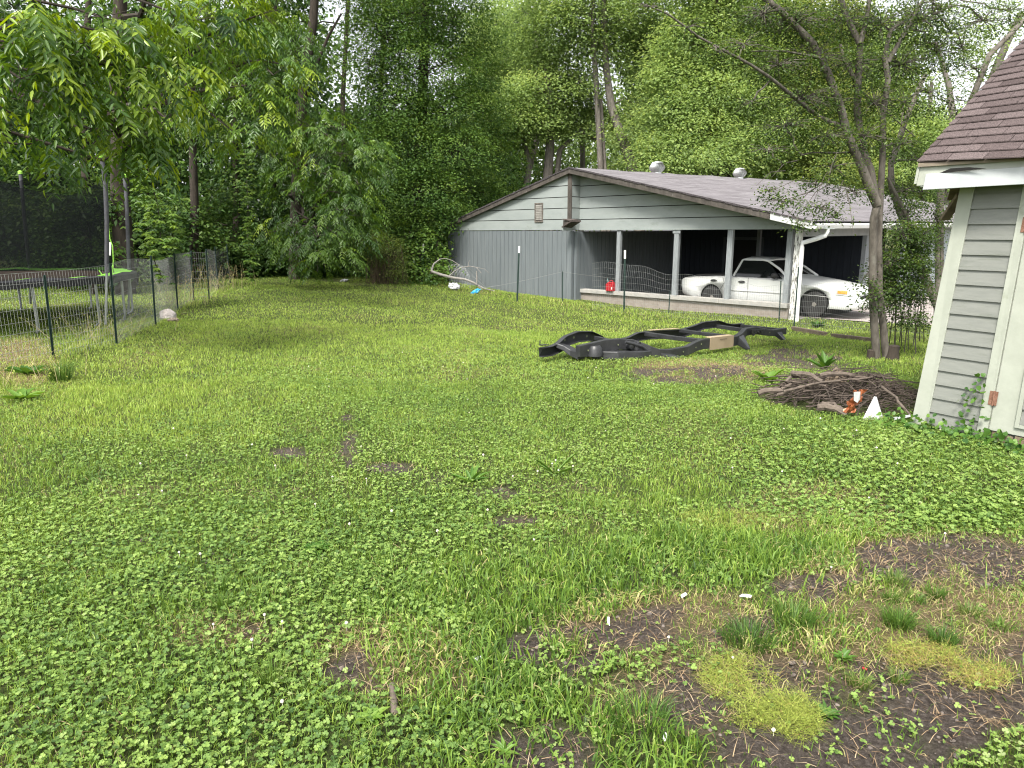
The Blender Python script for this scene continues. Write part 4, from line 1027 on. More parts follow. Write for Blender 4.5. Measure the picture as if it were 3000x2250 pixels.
# ------------------------------------------------------------------ wire fences
WIRE = surf('galvanised_wire', (.22, .235, .23), (.32, .33, .325), 30, .5, metal=.3)
GPOST = surf('green_post', (.012, .030, .024), (.022, .046, .038), 14, .6)
WHITETIP = surf('white_tip', (.62, .62, .55), (.70, .69, .62), 14, .6)
def tpost(name, base, top, r=.017, parent=None):
    """steel T-section post with studs"""
    b, t = V(base), V(top); d = (t - b).normalized(); X = d.cross(V((0, 1, 0))).normalized(); Y = d.cross(X)
    m = MB(); m.bar(b - d * .05, t, r * 2, .006, Y); m.bar((b - d * .05) + Y * .012, t + Y * .012, .006, .026, Y)
    n = int((t - b).length / .06)
    for k in range(1, n): m.box(b + d * (k * .06) - Y * .006, (.012, .008, .014), (X, Y, d))
    return m.build(name, GPOST, parent)
def wire_run(name, line, top, parent, dx=.05, rows=(0, .08, .18, .30, .44, .60, .78, .96, 1.0), r=.0021, wav=0.0, lo=0.0, rfun=None):
    """welded mesh along a ground polyline; top(s) = height of the mesh top"""
    m = MB(); seg = []; s = 0
    for i in range(len(line) - 1):
        a, b = line[i], line[i + 1]; L = (b - a).length; k = max(1, int(L / dx))
        for j in range(k): seg.append((a.lerp(b, j / k), s + L * j / k))
        s += L
    seg.append((line[-1], s))
    grid = []
    for (p, ss) in seg:
        h = top(ss); z = gzf(p.x, p.y)
        col = []
        for f in rows:
            dx_ = wav * math.sin(ss * 2.1 + f * 5) * f; col.append(V((p.x + dx_ * .6, p.y + dx_, z + lo + h * f)))
        grid.append(col)
    for col in grid: m.tube(col[::3] + ([col[-1]] if (len(col) - 1) % 3 else []), r * .8, 3, False, False)
    for k in range(len(rows)): m.tube([c[k] for c in grid[::2]] + [grid[-1][k]], r, 3, False, False)
    return m.build(name, WIRE, parent)
LP = [(157,1048,131,810), (342,1009,331,775), (456,951,448,752), (521,909,513,742), (568,880,560,737), (613,878,604,732), (641,851,629,725), (675,831,664,716)]
bases = [hit(a, b) for a, b, _, _ in LP]
fen = empty('wire_fence', bases[2], 'green welded wire fence on thin dark posts running past the trampoline', 'fence')
for (a, b, c, d), g in zip(LP, bases):
    t = at(c, d, g.y); t.x = max(min(t.x, g.x + .05), g.x - .12); tpost('fence_post', g, t + V((0, 0, .02)), .017, fen)
first = bases[0] + (bases[0] - bases[1]) * 1.15; first.z = gzf(first.x, first.y)
second = first + V((.6, -2.6, 0)); second.z = gzf(second.x, second.y)
for g in (first, second): tpost('fence_post', g, g + V((-.03, 0, 1.24)), .017, fen)
wire_run('wire_mesh', [second, first] + bases[:6], lambda s: 1.17 + .03 * math.sin(s * 1.3), fen, rows=(0, .07, .15, .24, .34, .46, .60, .74, .88, 1.0))
wire_run('wire_mesh', bases[5:], lambda s: 1.17 + .03 * math.sin(s * 1.3), fen, dx=.16, rows=(0, .15, .34, .60, .88, 1.0), r=.0013)
RP = [hit(1515, 884), hit(1828, 916), hit(2328, 960), hit(2600, 985), hit(2740, 1000)]
rfen = empty('garden_fence', RP[1], 'sagging wire garden fence in front of the carport on short dark posts', 'fence')
for (px, py, tx, ty) in ((1648, 884, 1648, 795), (1959, 918, 1963, 853), (2282, 944, 2288, 822), (2326, 960, 2340, 782)):
    g = hit(px, py); t = at(tx, ty, g.y); tpost('fence_post', g, t, .014, rfen)
for lbl, (px, py, tx, ty, wy) in (('tall steel T-post with a white tip beside the green thicket and fallen branch', (1236, 832, 1240, 714, 735)), ('tall steel T-post with a white tip in front of the plain grooved wall', (1515, 884, 1521, 721, 741)), ('tall steel T-post with a yellowed white tip in front of the carport opening', (1828, 916, 1831, 733, 758))):
    g = hit(px, py); t = at(tx, ty, g.y); e = empty('steel_post', g, lbl, 'post', 'white tipped steel posts')
    w = at(px + (tx - px) * .9, wy, g.y); tpost('shaft', g, w, .024, e); MB().bar(w, t, .052, .012, V((0, 1, 0))).build('white_tip', WHITETIP, e)
l0 = hit(1735, 908)
wire_run('wire_mesh', [l0, RP[1]] + RP[2:], lambda s: (1.26 - .30 * sm((s - 1.0) / 3.0) + .05 * math.sin(s * 2.3) + .03 * math.sin(s * 5.1)), rfen, dx=.055, wav=.06, rows=(0, .12, .24, .37, .50, .63, .76, .88, 1.0))
m = MB(); w0 = [(1402, 845), (1470, 835), (1515, 826), (1580, 812), (1648, 796), (1700, 804), (1760, 811), (1828, 820)]
m.tube([at(a, b, hit(1515 + (a - 1515), 884).y) for a, b in w0], .004, 4); m.build('slack_wire', WIRE, rfen)
arc = hit(1360, 850); m = MB()
for k in range(26):      # collapsed loop of fence wire by the bush
    a = k / 25; p0 = at(1318 + 120 * a, 850, arc.y + .6); h = 75 * math.sin(math.pi * min(1, .35 + a * .65)) ** .8
    m.tube([p0, at(1318 + 112 * a, 850 - h * .6, arc.y + .8), at(1310 + 100 * a, 848 - h, arc.y + 1.0)], .0025, 3, False, False)
for f in (.35, .7, 1.0):
    m.tube([at(1316 + 115 * (k / 12) - 4 * f, 850 - f * 75 * math.sin(math.pi * min(1, .35 + k / 12 * .65)) ** .8, arc.y + .6 + .4 * f) for k in range(13)], .0025, 3, False, False)
m.build('wire_curl', WIRE, rfen)
# rotting edging timbers on the grass
EDG = surf('edging_timber', (.075, .058, .042), (.15, .12, .09), 8, .95, .5, 25)
for (a, b, lb) in (((2322, 968), (2418, 985), 'dark edging timber lying between the end of the black frame and the weeds'), ((2440, 990), (2570, 1006), 'dark edging timber lying at the foot of the multi-stemmed tree')):
    p, q = hit(*a), hit(*b); tag(MB().bar(p + V((0, 0, .04)), q + V((0, 0, .035)), .09, .09).build('edging_timber', EDG, None, .008), lb, 'timber', 'edging timbers')

# ------------------------------------------------------------------ trampoline behind the fence
TC = V((-9.55, 13.05, 0)); TRr = 2.36; TZ = .86
tz0 = gzf(TC.x, TC.y)
tr = empty('trampoline', V((TC.x, TC.y, tz0)), 'round black trampoline with net and lime green pad behind the wire fence', 'trampoline')
GALV = surf('galvanised_tube', (.33, .35, .36), (.45, .47, .47), 10, .4, metal=.6)
FOAM = surf('grey_foam', (.060, .060, .070), (.10, .10, .115), 8, .8)
def TP(a, r, z): return V((TC.x + r * math.cos(a), TC.y + r * math.sin(a), tz0 + z))
m = MB(); m.tube([TP(k * math.pi / 24, TRr, TZ) for k in range(49)], .025, 8, False); m.build('ring', GALV, tr)
m = MB(); K = 64
ringv = []
for k in range(K):
    a = 2 * math.pi * k / K; wv = .012 * math.sin(a * 7) + .012 * math.sin(a * 17)
    ringv += [TP(a, TRr + .06, TZ - .09 + wv), TP(a, TRr + .07, TZ + .02), TP(a, TRr + .0, TZ + .05 + wv), TP(a, TRr - .30, TZ + .03 + wv)]
m.add(ringv, [(k * 4 + j, ((k + 1) % K) * 4 + j, ((k + 1) % K) * 4 + j + 1, k * 4 + j + 1) for k in range(K) for j in (0, 1)], True)
m.build('pad_skirt', surf('pad_black', (.018, .018, .022), (.035, .035, .04), 10, .6), tr)
m = MB(); m.add(ringv, [(k * 4 + 2, ((k + 1) % K) * 4 + 2, ((k + 1) % K) * 4 + 3, k * 4 + 3) for k in range(K)], True)
m.build('pad', surf('lime_pad', (.24, .62, .05), (.30, .70, .09), 3, .5), tr)
m = MB(); m.add([TP(2 * math.pi * k / K, TRr - .28, TZ + .01) for k in range(K)], [tuple(range(K))]); m.build('mat', surf('mat_leafy', (.035, .022, .018), (.075, .045, .035), 6, .85, .3, 30, c3=(.16, .09, .06), s3=9, t3=(.62, .72)), tr)
lg = [hit(a, b) for a, b in ((128, 985), (310, 960), (396, 943), (375, 922), (262, 908), (93, 900))]
angs = [math.atan2(g.y - TC.y, g.x - TC.x) for g in lg] + [math.atan2(-2.2, -1.2), math.atan2(.6, -2.3)]
for a in angs:
    f = TP(a, TRr, 0); g = gzf(f.x, f.y) - tz0
    MB().tube([TP(a, TRr, TZ - .02), TP(a, TRr - .01, .14), TP(a, TRr - .03, .07), TP(a, TRr - .12, g + .025)], .022, 8).build('leg', GALV, tr)
tops = []
for (pix, a) in ((((310, 950), (313, 800), (313, 650), (309, 540), (303, 490), (296, 462)), angs[1]), (((377, 915), (378, 790), (375, 700), (371, 600), (368, 548), (365, 520)), angs[3]), (((90, 890), (85, 775), (76, 690), (70, 620), (65, 560), (60, 510)), math.radians(118)), (None, math.radians(200)), (None, math.radians(265))):
    m = MB(); yb = TP(a, TRr + .07, 0).y
    pts = [at(q, w_, yb) for q, w_ in pix] if pix else [TP(a, TRr + .07, .15), TP(a, TRr + .08, TZ), TP(a, TRr + .16, 1.7), TP(a, TRr + .20, 2.2), TP(a, TRr + .14, 2.5), TP(a, TRr + .02, 2.7)]
    hh = pts[-1].z - tz0
    m.tube(pts[1:], .036, 10); pl = m.build('net_pole', FOAM, tr)
    MB().tube(pts[:2], .022, 8).build('pole_foot', GALV, pl)
    MB().lathe([(.045, 0), (.045, .05), (.02, .07)], pts[-1], V((0, 0, 1)), 12).build('pole_cap', surf('cap_lime', (.25, .5, .06), (.3, .55, .08), 4, .5), pl)
    tops.append((a, hh))
mN, nt, out = nt_new('black_net')
tp = N(nt, 'ShaderNodeBsdfTransparent'); df = N(nt, 'ShaderNodeBsdfDiffuse'); df.inputs['Color'].default_value = (.014, .016, .017, 1); mx = N(nt, 'ShaderNodeMixShader'); mx.inputs[0].default_value = .66
nt.links.new(tp.outputs[0], mx.inputs[1]); nt.links.new(df.outputs[0], mx.inputs[2]); nt.links.new(mx.outputs[0], out.inputs[0])
vs, fs = [], []; KN = 48
for k in range(KN + 1):
    a = 2 * math.pi * k / KN
    near_ = min(abs((a - b + math.pi) % (2 * math.pi) - math.pi) for b, _ in tops)
    r = TRr - .30 + .02 * math.sin(a * 9); zt = 2.72 - .30 * min(1, near_ / .5) + .03 * math.sin(a * 13)
    vs += [TP(a, r, TZ + .02), TP(a, r - .03, TZ + 1.0), TP(a, r + .02, zt)]
for k in range(KN): fs += [(k * 3, k * 3 + 3, k * 3 + 4, k * 3 + 1), (k * 3 + 1, k * 3 + 4, k * 3 + 5, k * 3 + 2)]
MB().add(vs, fs, True).build('net', mN, tr)
m = MB(); sy = 12.9; m.tube([at(a, b, sy) for a, b in ((318, 660), (322, 700), (330, 720), (332, 760), (331, 800))], .009, 5); m.tube([at(a, b, sy) for a, b in ((331, 775), (322, 800), (300, 806), (290, 792))], .010, 5)
m.build('net_strap', surf('strap_lime', (.26, .55, .06), (.32, .62, .10), 6, .6), tr)
p = at(322, 730, 12.9); MB().bar(p + V((-.02, 0, -.11)), p + V((.02, 0, .12)), .045, .012, V((0, 1, 0))).build('white_label', surf('label_white', (.72, .72, .70), rough=.6), tr, .003)

# ------------------------------------------------------------------ brush pile and litter beside the shed
BARK = surf('stick_bark', (.034, .026, .021), (.105, .082, .066), 22, .9, .4, 40)
GREYB = surf('grey_branch', (.070, .055, .045), (.155, .125, .10), 16, .9, .4, 40)
def stick(a, b, r0, r1, sag=.0, kn=5, wob=.02):
    a, b = V(a), V(b); pts = []
    for k in range(kn + 1):
        t = k / kn; p = a.lerp(b, t) + V((R.gauss(0, wob), R.gauss(0, wob), sag * math.sin(math.pi * t) + R.gauss(0, wob * .5))); pts.append(p)
    return pts, [r0 + (r1 - r0) * k / kn for k in range(kn + 1)]
pc = PILE_C; m = MB()
for k in range(430):
    a = R.uniform(0, 6.283); q = math.sqrt(R.random()); x = pc.x + .62 * q * math.cos(a); y = pc.y + .62 * q * math.sin(a)
    hmax = .23 * (1 - q * q) + .05; z = gzf(x, y) + R.uniform(.005, hmax)
    th = R.gauss(.35, .75); L = R.uniform(.25, .8); d = V((math.cos(th), math.sin(th), R.gauss(0, .16))) * (L / 2); c = V((x, y, z))
    pts, rs = stick(c - d, c + d, R.uniform(.003, .0075), .0018, R.uniform(0, .06), 4, .018); pts = [V((p.x, p.y, max(p.z, gzf(p.x, p.y) + .004))) for p in pts]; m.tube(pts, rs, 4, False, True)
tag(m.build('twigs', BARK), 'tangled heap of dead brown twigs beside the shed', 'twigs', kind='stuff')
def pile_at(px, py, z): return atz(px, py, gzf(pc.x, pc.y) + z)
BR = [((2222,1152,.05),(2320,1150,.06),.030,.026,'stout sawn branch end poking out over the grass from the pile'),
      ((2322,1092,.25),(2412,1118,.22),.028,.020,'thick bent branch lying across the top of the twig heap'),
      ((2400,1098,.27),(2555,1112,.22),.024,.016,'long arched branch along the back of the twig heap'),
      ((2298,1148,.15),(2520,1110,.24),.014,.007,'long thin pale stick slanting over the middle of the heap'),
      ((2280,1160,.10),(2415,1128,.20),.014,.008,'thin brown stick slanting up beside the long pale one'),
      ((2300,1120,.16),(2350,1105,.20),.017,.014,'short brown stick crossing the upper end of the heap'),
      ((2292,1140,.10),(2345,1120,.16),.016,.013,'short stick wedged under the thick bent branch'),
      ((2580,1132,.20),(2668,1218,.05),.013,.010,'straight grey stick leaning down toward the shed corner'),
      ((2500,1118,.22),(2625,1108,.22),.012,.007,'thin stick lying level near the shed side of the heap'),
      ((2400,1196,.05),(2480,1214,.04),.036,.030,'pale peeled log half buried in clover in front of the heap'),
      ((2410,1183,.08),(2475,1205,.05),.016,.012,'curved stick just behind the pale peeled log')]
for (a, b, r0, r1, lb) in BR:
    A, B = pile_at(*a), pile_at(*b); pts, rs = stick(A, B, r0, r1, .03, 6, .008)
    tag(MB().tube(pts, rs, 8).build('branch', GREYB), lb, 'branch', 'larger branches of the brush pile')
A = pile_at(2455, 1092, .25); m = MB(); m.add([A + V(q) for q in ((-.14,.02,-.10), (.10,.06,-.09), (.12,.0,-.02), (-.02,.02,.06), (-.13,-.04,-.10), (.08,-.03,-.09), (.09,-.03,-.03), (-.03,-.01,.05))], [(0,1,2,3), (7,6,5,4), (0,3,7,4), (1,5,6,2), (3,2,6,7), (0,4,5,1)])
tag(m.build('wood_slab', ROTW, None, .006), 'split grey wood slab standing on top of the twig heap', 'wood')
def crumple(name, c, size, mt, seed, n=9, flat=.5, am=1.0):
    r_ = random.Random(seed); bmv = []; import bmesh
    bm = bmesh.new(); bmesh.ops.create_icosphere(bm, subdivisions=3, radius=1)
    for v in bm.verts:
        k = 1 + am * (.35 * math.sin(v.co.x * 5 + seed) * math.cos(v.co.y * 6) + r_.uniform(-.16, .16))
        v.co = V((v.co.x * size[0] * k, v.co.y * size[1] * k, v.co.z * size[2] * k))
    me = bpy.data.meshes.new(name); bm.to_mesh(me); bm.free(); me.materials.append(mt)
    o = bpy.data.objects.new(name, me); COL.objects.link(o); o.location = c; o.rotation_euler = (r_.uniform(-.3, .3), r_.uniform(-.3, .3), r_.uniform(0, 6)); return o
def sheetbag(name, c, w, h, mt, mt2, seed, lb, cat):
    """crumpled open bag: folded sheet with an inner silvery face"""
    r_ = random.Random(seed); vs, fs = [], []; nx, ny = 9, 11
    for j in range(ny):
        for i in range(nx):
            a = (i / (nx - 1) - .5) * 2.6; rr = w * (.34 + .16 * math.sin(j * 1.3 + i)); vs.append(c + V((math.sin(a) * rr + .10 * (j / ny - .5) * -1, -math.cos(a) * rr * .55 + r_.gauss(0, .006), h * (.5 - j / (ny - 1)) + r_.gauss(0, .008))))
    for j in range(ny - 1):
        for i in range(nx - 1): q = j * nx + i; fs.append((q, q + 1, q + nx + 1, q + nx))
    o = MB().add(vs, fs).build(name, mt); so_ = o.modifiers.new('thick', 'SOLIDIFY'); so_.thickness = .003; tag(o, lb, cat)
    m2 = MB().add([c + V((-.035, -.055, .085)), c + V((.02, -.06, .09)), c + V((.022, -.06, .02)), c + V((0, -.065, -.01)), c + V((-.03, -.06, .01)), c + V((-.035, -.05, .085)), c + V((.02, -.055, .09)), c + V((.022, -.055, .02)), c + V((0, -.06, -.01)), c + V((-.03, -.055, .01))], [(0, 1, 2, 3, 4), (9, 8, 7, 6, 5)] + [(i, (i + 1) % 5, 5 + (i + 1) % 5, 5 + i) for i in range(5)])
    m2.build('silver_lining', mt2, o)
ORG = surf('orange_foil', (.19, .055, .02), (.30, .10, .04), 14, .35, .5, 18, metal=.25, c3=(.20, .05, .02), s3=9, t3=(.55, .65))
sheetbag('snack_bag', pile_at(2502, 1172, .17), .12, .20, ORG, surf('foil_silver', (.50, .52, .54), (.66, .67, .68), 25, .3, metal=.5), 5, 'crumpled orange foil bag stuck in the twig heap', 'bag')
WPL = surf('white_vinyl', (.46, .48, .49), (.56, .57, .58), 5, .4)
A = hit(2562, 1232); m = MB()
m.prism([A + V(q) for q in ((-.10, .02, 0), (.08, .0, .0), (.05, .03, .10), (.02, .05, .20), (.0, .05, .17))], V((.01, .012, 0)))
m.prism([A + V(q) for q in ((-.10, .018, .0), (-.04, .015, .0), (.022, .045, .20), (.0, .05, .205))], V((-.012, -.022, 0)))
tag(m.build('vinyl_scrap', WPL, None, .002), 'folded white vinyl siding scrap standing in the clover by the twig heap', 'scrap')
A = hit(2640, 1240); m = MB(); m.bar(A + V((-.07, .03, .02)), A + V((.06, -.02, .07)), .03, .012); m.bar(A + V((-.06, .06, .02)), A + V((.06, .0, .06)), .012, .02)
tag(m.build('vinyl_strip', WPL), 'narrow white vinyl strip leaning at the foot of the shed corner', 'scrap')
# gas can on the sill
u_, z_ = h_at(1789, 846, -.03); gc = H(u_, -.04 + .0, z_ + .0); gc.z = -.16
RED = surf('red_plastic', (.30, .012, .018), (.40, .02, .028), 6, .4, c3=(.22, .01, .015), s3=5, t3=(.55, .7))
gcan = empty('gas_can', gc, 'red plastic gas can standing on the carport sill', 'gas can')
X, Y = -HU, HV
m = MB(); m.box(gc + V((0, 0, .11)), (.27, .15, .22), (X, Y, V((0, 0, 1)))); m.prism([gc - X * .135 - Y * .06 + V((0, 0, .221)), gc + X * .135 - Y * .06 + V((0, 0, .221)), gc + X * .11 - Y * .06 + V((0, 0, .27)), gc - X * .06 - Y * .06 + V((0, 0, .27))], Y * .12); m.build('can_body', RED, gcan, .015)
m = MB(); m.tube([gc + X * .10 + V((0, 0, .25)), gc + X * .08 + V((0, 0, .31)), gc - X * .02 + V((0, 0, .315)), gc - X * .04 + V((0, 0, .25))], .014, 8); m.build('handle', RED, gcan)
m = MB(); m.tube([gc - X * .09 + V((0, 0, .22)), gc - X * .10 + V((0, 0, .29)), gc - X * .13 + V((0, 0, .37))], [.03, .02, .012], 10); m.build('spout', surf('spout_grey', (.10, .16, .16), (.14, .20, .20), 5, .5), gcan)
m = MB(); m.prism([gc + X * .085 - Y * .0765 + V((0, 0, .06)), gc + X * .125 - Y * .0765 + V((0, 0, .06)), gc + X * .125 - Y * .0765 + V((0, 0, .12)), gc + X * .085 - Y * .0765 + V((0, 0, .12))], Y * -.002); m.build('paper_label', WHITETIP, gcan)
# fallen bare branch by the thicket
PALE = surf('pale_dead_wood', (.20, .185, .17), (.33, .31, .285), 12, .85, .3, 30, (1, 1, 1))
bd = 23.3
fb = empty('fallen_branch', hit(1330, 850), 'pale bare fallen branch arching over the weeds by the grooved wall', 'branch')
MB().tube([at(a, b, bd + .02 * i) for i, (a, b) in enumerate(((1264, 795), (1290, 804), (1315, 811), (1335, 815), (1360, 818), (1385, 827), (1400, 836), (1420, 846), (1450, 852)))], [.038, .042, .045, .042, .038, .036, .03, .022, .010], 8).build('limb', PALE, fb)
for pts, r in (([(1264, 795), (1268, 780), (1272, 772), (1290, 759)], .035), ([(1290, 759), (1305, 757), (1325, 763), (1345, 776)], .014), ([(1314, 810), (1330, 795), (1350, 784), (1375, 780), (1395, 783), (1410, 800)], .018), ([(1395, 783), (1420, 788), (1432, 800)], .008), ([(1396, 835), (1397, 815), (1396, 794)], .026), ([(1372, 781), (1372, 770), (1377, 762)], .010), ([(1400, 838), (1415, 850), (1406, 868)], .010)):
    MB().tube([at(a, b, bd + .05) for a, b in pts], [r * (1 - .5 * i / len(pts)) for i in range(len(pts))], 6).build('side_twig', PALE, fb)
def litter(name, px, py, size, mt, seed, lb, cat, lift=.6):
    g = hit(px, py); o = crumple(name, g + V((0, 0, size[2] * lift)), size, mt, seed, am=.28 if name == 'rock' else 1.0); return tag(o, lb, cat)
litter('plastic_bag', 1332, 852, (.16, .12, .11), surf('bag_white', (.55, .57, .60), (.70, .71, .73), 12, .35), 3, 'crumpled white plastic bag in the tall grass below the fallen branch', 'bag', 1.3)
litter('blue_scrap', 1394, 862, (.20, .10, .055), surf('bag_blue', (.03, .28, .52), (.06, .38, .62), 9, .35), 4, 'bright blue plastic scrap in the tall grass near the grooved wall', 'scrap', 1.6)
litter('plastic_scrap', 1008, 826, (.13, .08, .06), surf('bag_grey', (.30, .30, .32), (.45, .45, .47), 12, .4), 9, 'grey plastic scrap at the dark edge of the woods', 'scrap')
rk = litter('rock', 492, 936, (.20, .15, .13), surf('rock_pale', (.30, .27, .25), (.44, .40, .38), 8, .9, .4, 25), 6, 'pale rounded rock at the foot of the wire fence', 'rock', .5)
litter('rock', 507, 942, (.13, .10, .05), surf('rock_tan', (.24, .19, .15), (.32, .26, .21), 8, .9, .4, 25), 8, 'flat tan stone beside the pale rounded rock', 'rock', .4)
# bits in the bare soil nearest the camera
PAPER = surf('paper_white', (.66, .67, .68), (.76, .76, .75), 9, .6)
for i, (px, py, ln, w, an, lb) in enumerate(((2184, 1762, .055, .018, -.9, 'white folded paper scrap by the dark grass tuft'), (2002, 1762, .032, .016, .4, 'white crumpled paper bit on bare soil beside the crabgrass'), (1783, 1835, .045, .012, 1.4, 'thin white paper strip standing in the grass above the bare soil'), (1400, 1946, .034, .012, .2, 'small white paper shred among tangled weeds'), (1948, 2175, .024, .018, .7, 'pale stone chip on the lower bare soil'))):
    g = hit(px, py); d = V((math.cos(an), math.sin(an), .25)) * ln / 2; c = g + V((0, 0, .022)); s = V((-math.sin(an), math.cos(an), .3)) * w / 2
    m = MB(); m.add([c - d - s, c + d - s * .6, c + d * .9 + s, c - d * .8 + s * .8, c + V((0, 0, .008))], [(0, 1, 4), (1, 2, 4), (2, 3, 4), (3, 0, 4)]); m.add([V(p) - V((0, 0, .003)) for p in m.v[:5]], [(1, 0, 4), (2, 1, 4), (3, 2, 4), (0, 3, 4)])
    tag(m.build('paper_scrap' if i < 4 else 'stone_chip', PAPER), lb, 'litter' if i < 4 else 'stone')
g = hit(1152, 2070); A, B = hit(1150, 2030) + V((0, 0, .022)), hit(1158, 2110) + V((0, 0, .02))
pts, rs = stick(A, B, .0125, .0125, 0, 5, .0015); tag(MB().tube(pts, rs, 10).build('stick', GREYB), 'short thick grey stick lying in the weeds behind the yellow-green rosette', 'stick')
g = hit(2532, 1975); tag(MB().tube([g + V((-.008, .004, .014)), g + V((.006, -.004, .011))], [.0045, .0045], 8).build('red_cap', RED), 'tiny red plastic cap on the bare soil', 'scrap')
# ------------------------------------------------------------------ trees
BARKD = surf('dark_bark', (.020, .016, .012), (.055, .043, .033), 9, .95, .6, 22, (1, 1, .25))
BARKG = surf('grey_bark', (.10, .085, .075), (.20, .18, .16), 9, .9, .5, 22, (1, 1, .25), c3=(.06, .065, .045), s3=3, t3=(.55, .7))
BARKE = surf('elm_bark', (.060, .052, .042), (.155, .138, .116), 14, .9, .5, 30, (1, 1, .35), c3=(.17, .165, .14), s3=6, t3=(.6, .72))
LM = {
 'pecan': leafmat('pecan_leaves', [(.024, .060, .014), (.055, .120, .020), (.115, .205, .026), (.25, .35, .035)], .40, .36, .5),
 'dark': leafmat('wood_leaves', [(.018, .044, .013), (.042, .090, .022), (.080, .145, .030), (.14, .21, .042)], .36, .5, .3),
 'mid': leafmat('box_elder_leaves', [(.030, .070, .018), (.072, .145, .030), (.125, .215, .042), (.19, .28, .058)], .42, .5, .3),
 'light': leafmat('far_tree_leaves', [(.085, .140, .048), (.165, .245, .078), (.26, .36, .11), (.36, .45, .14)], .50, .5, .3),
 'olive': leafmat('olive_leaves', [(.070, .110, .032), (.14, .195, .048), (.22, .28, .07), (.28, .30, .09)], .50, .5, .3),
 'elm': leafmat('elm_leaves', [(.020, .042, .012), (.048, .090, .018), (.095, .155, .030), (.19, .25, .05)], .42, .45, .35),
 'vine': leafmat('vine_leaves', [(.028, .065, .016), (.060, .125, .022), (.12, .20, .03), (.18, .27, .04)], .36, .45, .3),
}
UPZ = np.array([0, 0, 1.0])
def pecan_leaves(bag, S, D, Lr, ll, tint, pairs=5, lw=.30, sweep=.55):
    """compound leaves: leaflets in pairs along a drooping stalk"""
    n = len(S); D = unit(D)
    side0 = unit(np.cross(D, UPZ) + 1e-6)
    for k in range(pairs + 1):
        t = .22 + .78 * k / pairs
        droop = .55 * t * t
        P = S + D * (Lr * t)[:, None] - UPZ * (Lr * droop)[:, None]
        T = unit(D - UPZ * (1.1 * t))
        for sg in ((1, -1) if k < pairs else (0,)):
            d = T * (sweep if sg else 1) + side0 * sg * .8 - UPZ * .30 + NR.normal(0, .13, (n, 3))
            nrm = unit(UPZ + side0 * sg * -.25 + T * .35 + NR.normal(0, .28, (n, 3)))
            f = .75 + .35 * math.sin(math.pi * (k + .8) / (pairs + 1.4))
            bag.add(P, d, nrm, ll * f * NR.uniform(.85, 1.15, n), ll * f * lw, tint + NR.normal(0, .05, n), 'lance', .16, .16)
def in_blob(n, c, r, shell=.45):
    d = rdir(n); k = (shell + (1 - shell) * NR.random(n)) ** .6
    return c + d * np.array(r) * k[:, None], d
def grow(trunk_mb, p0, p1, r0, r1, n=6, wob=.12, sides=6, sag=0.):
    p0, p1 = V(p0), V(p1); L = (p1 - p0).length; pts = [p0]
    for k in range(1, n):
        t = k / n; q = p0.lerp(p1, t); pts.append(q + V((R.gauss(0, wob), R.gauss(0, wob), R.gauss(0, wob) + sag * math.sin(math.pi * t))) * (L * .12))
    pts.append(p1); trunk_mb.tube(pts, [r0 + (r1 - r0) * (k / n) ** .8 for k in range(n + 1)], sides, False)
    return pts
def nearest(pts, q):
    return min(pts, key=lambda p: (p[0] - q).length + .5 * max(0, p[0].z - q.z))
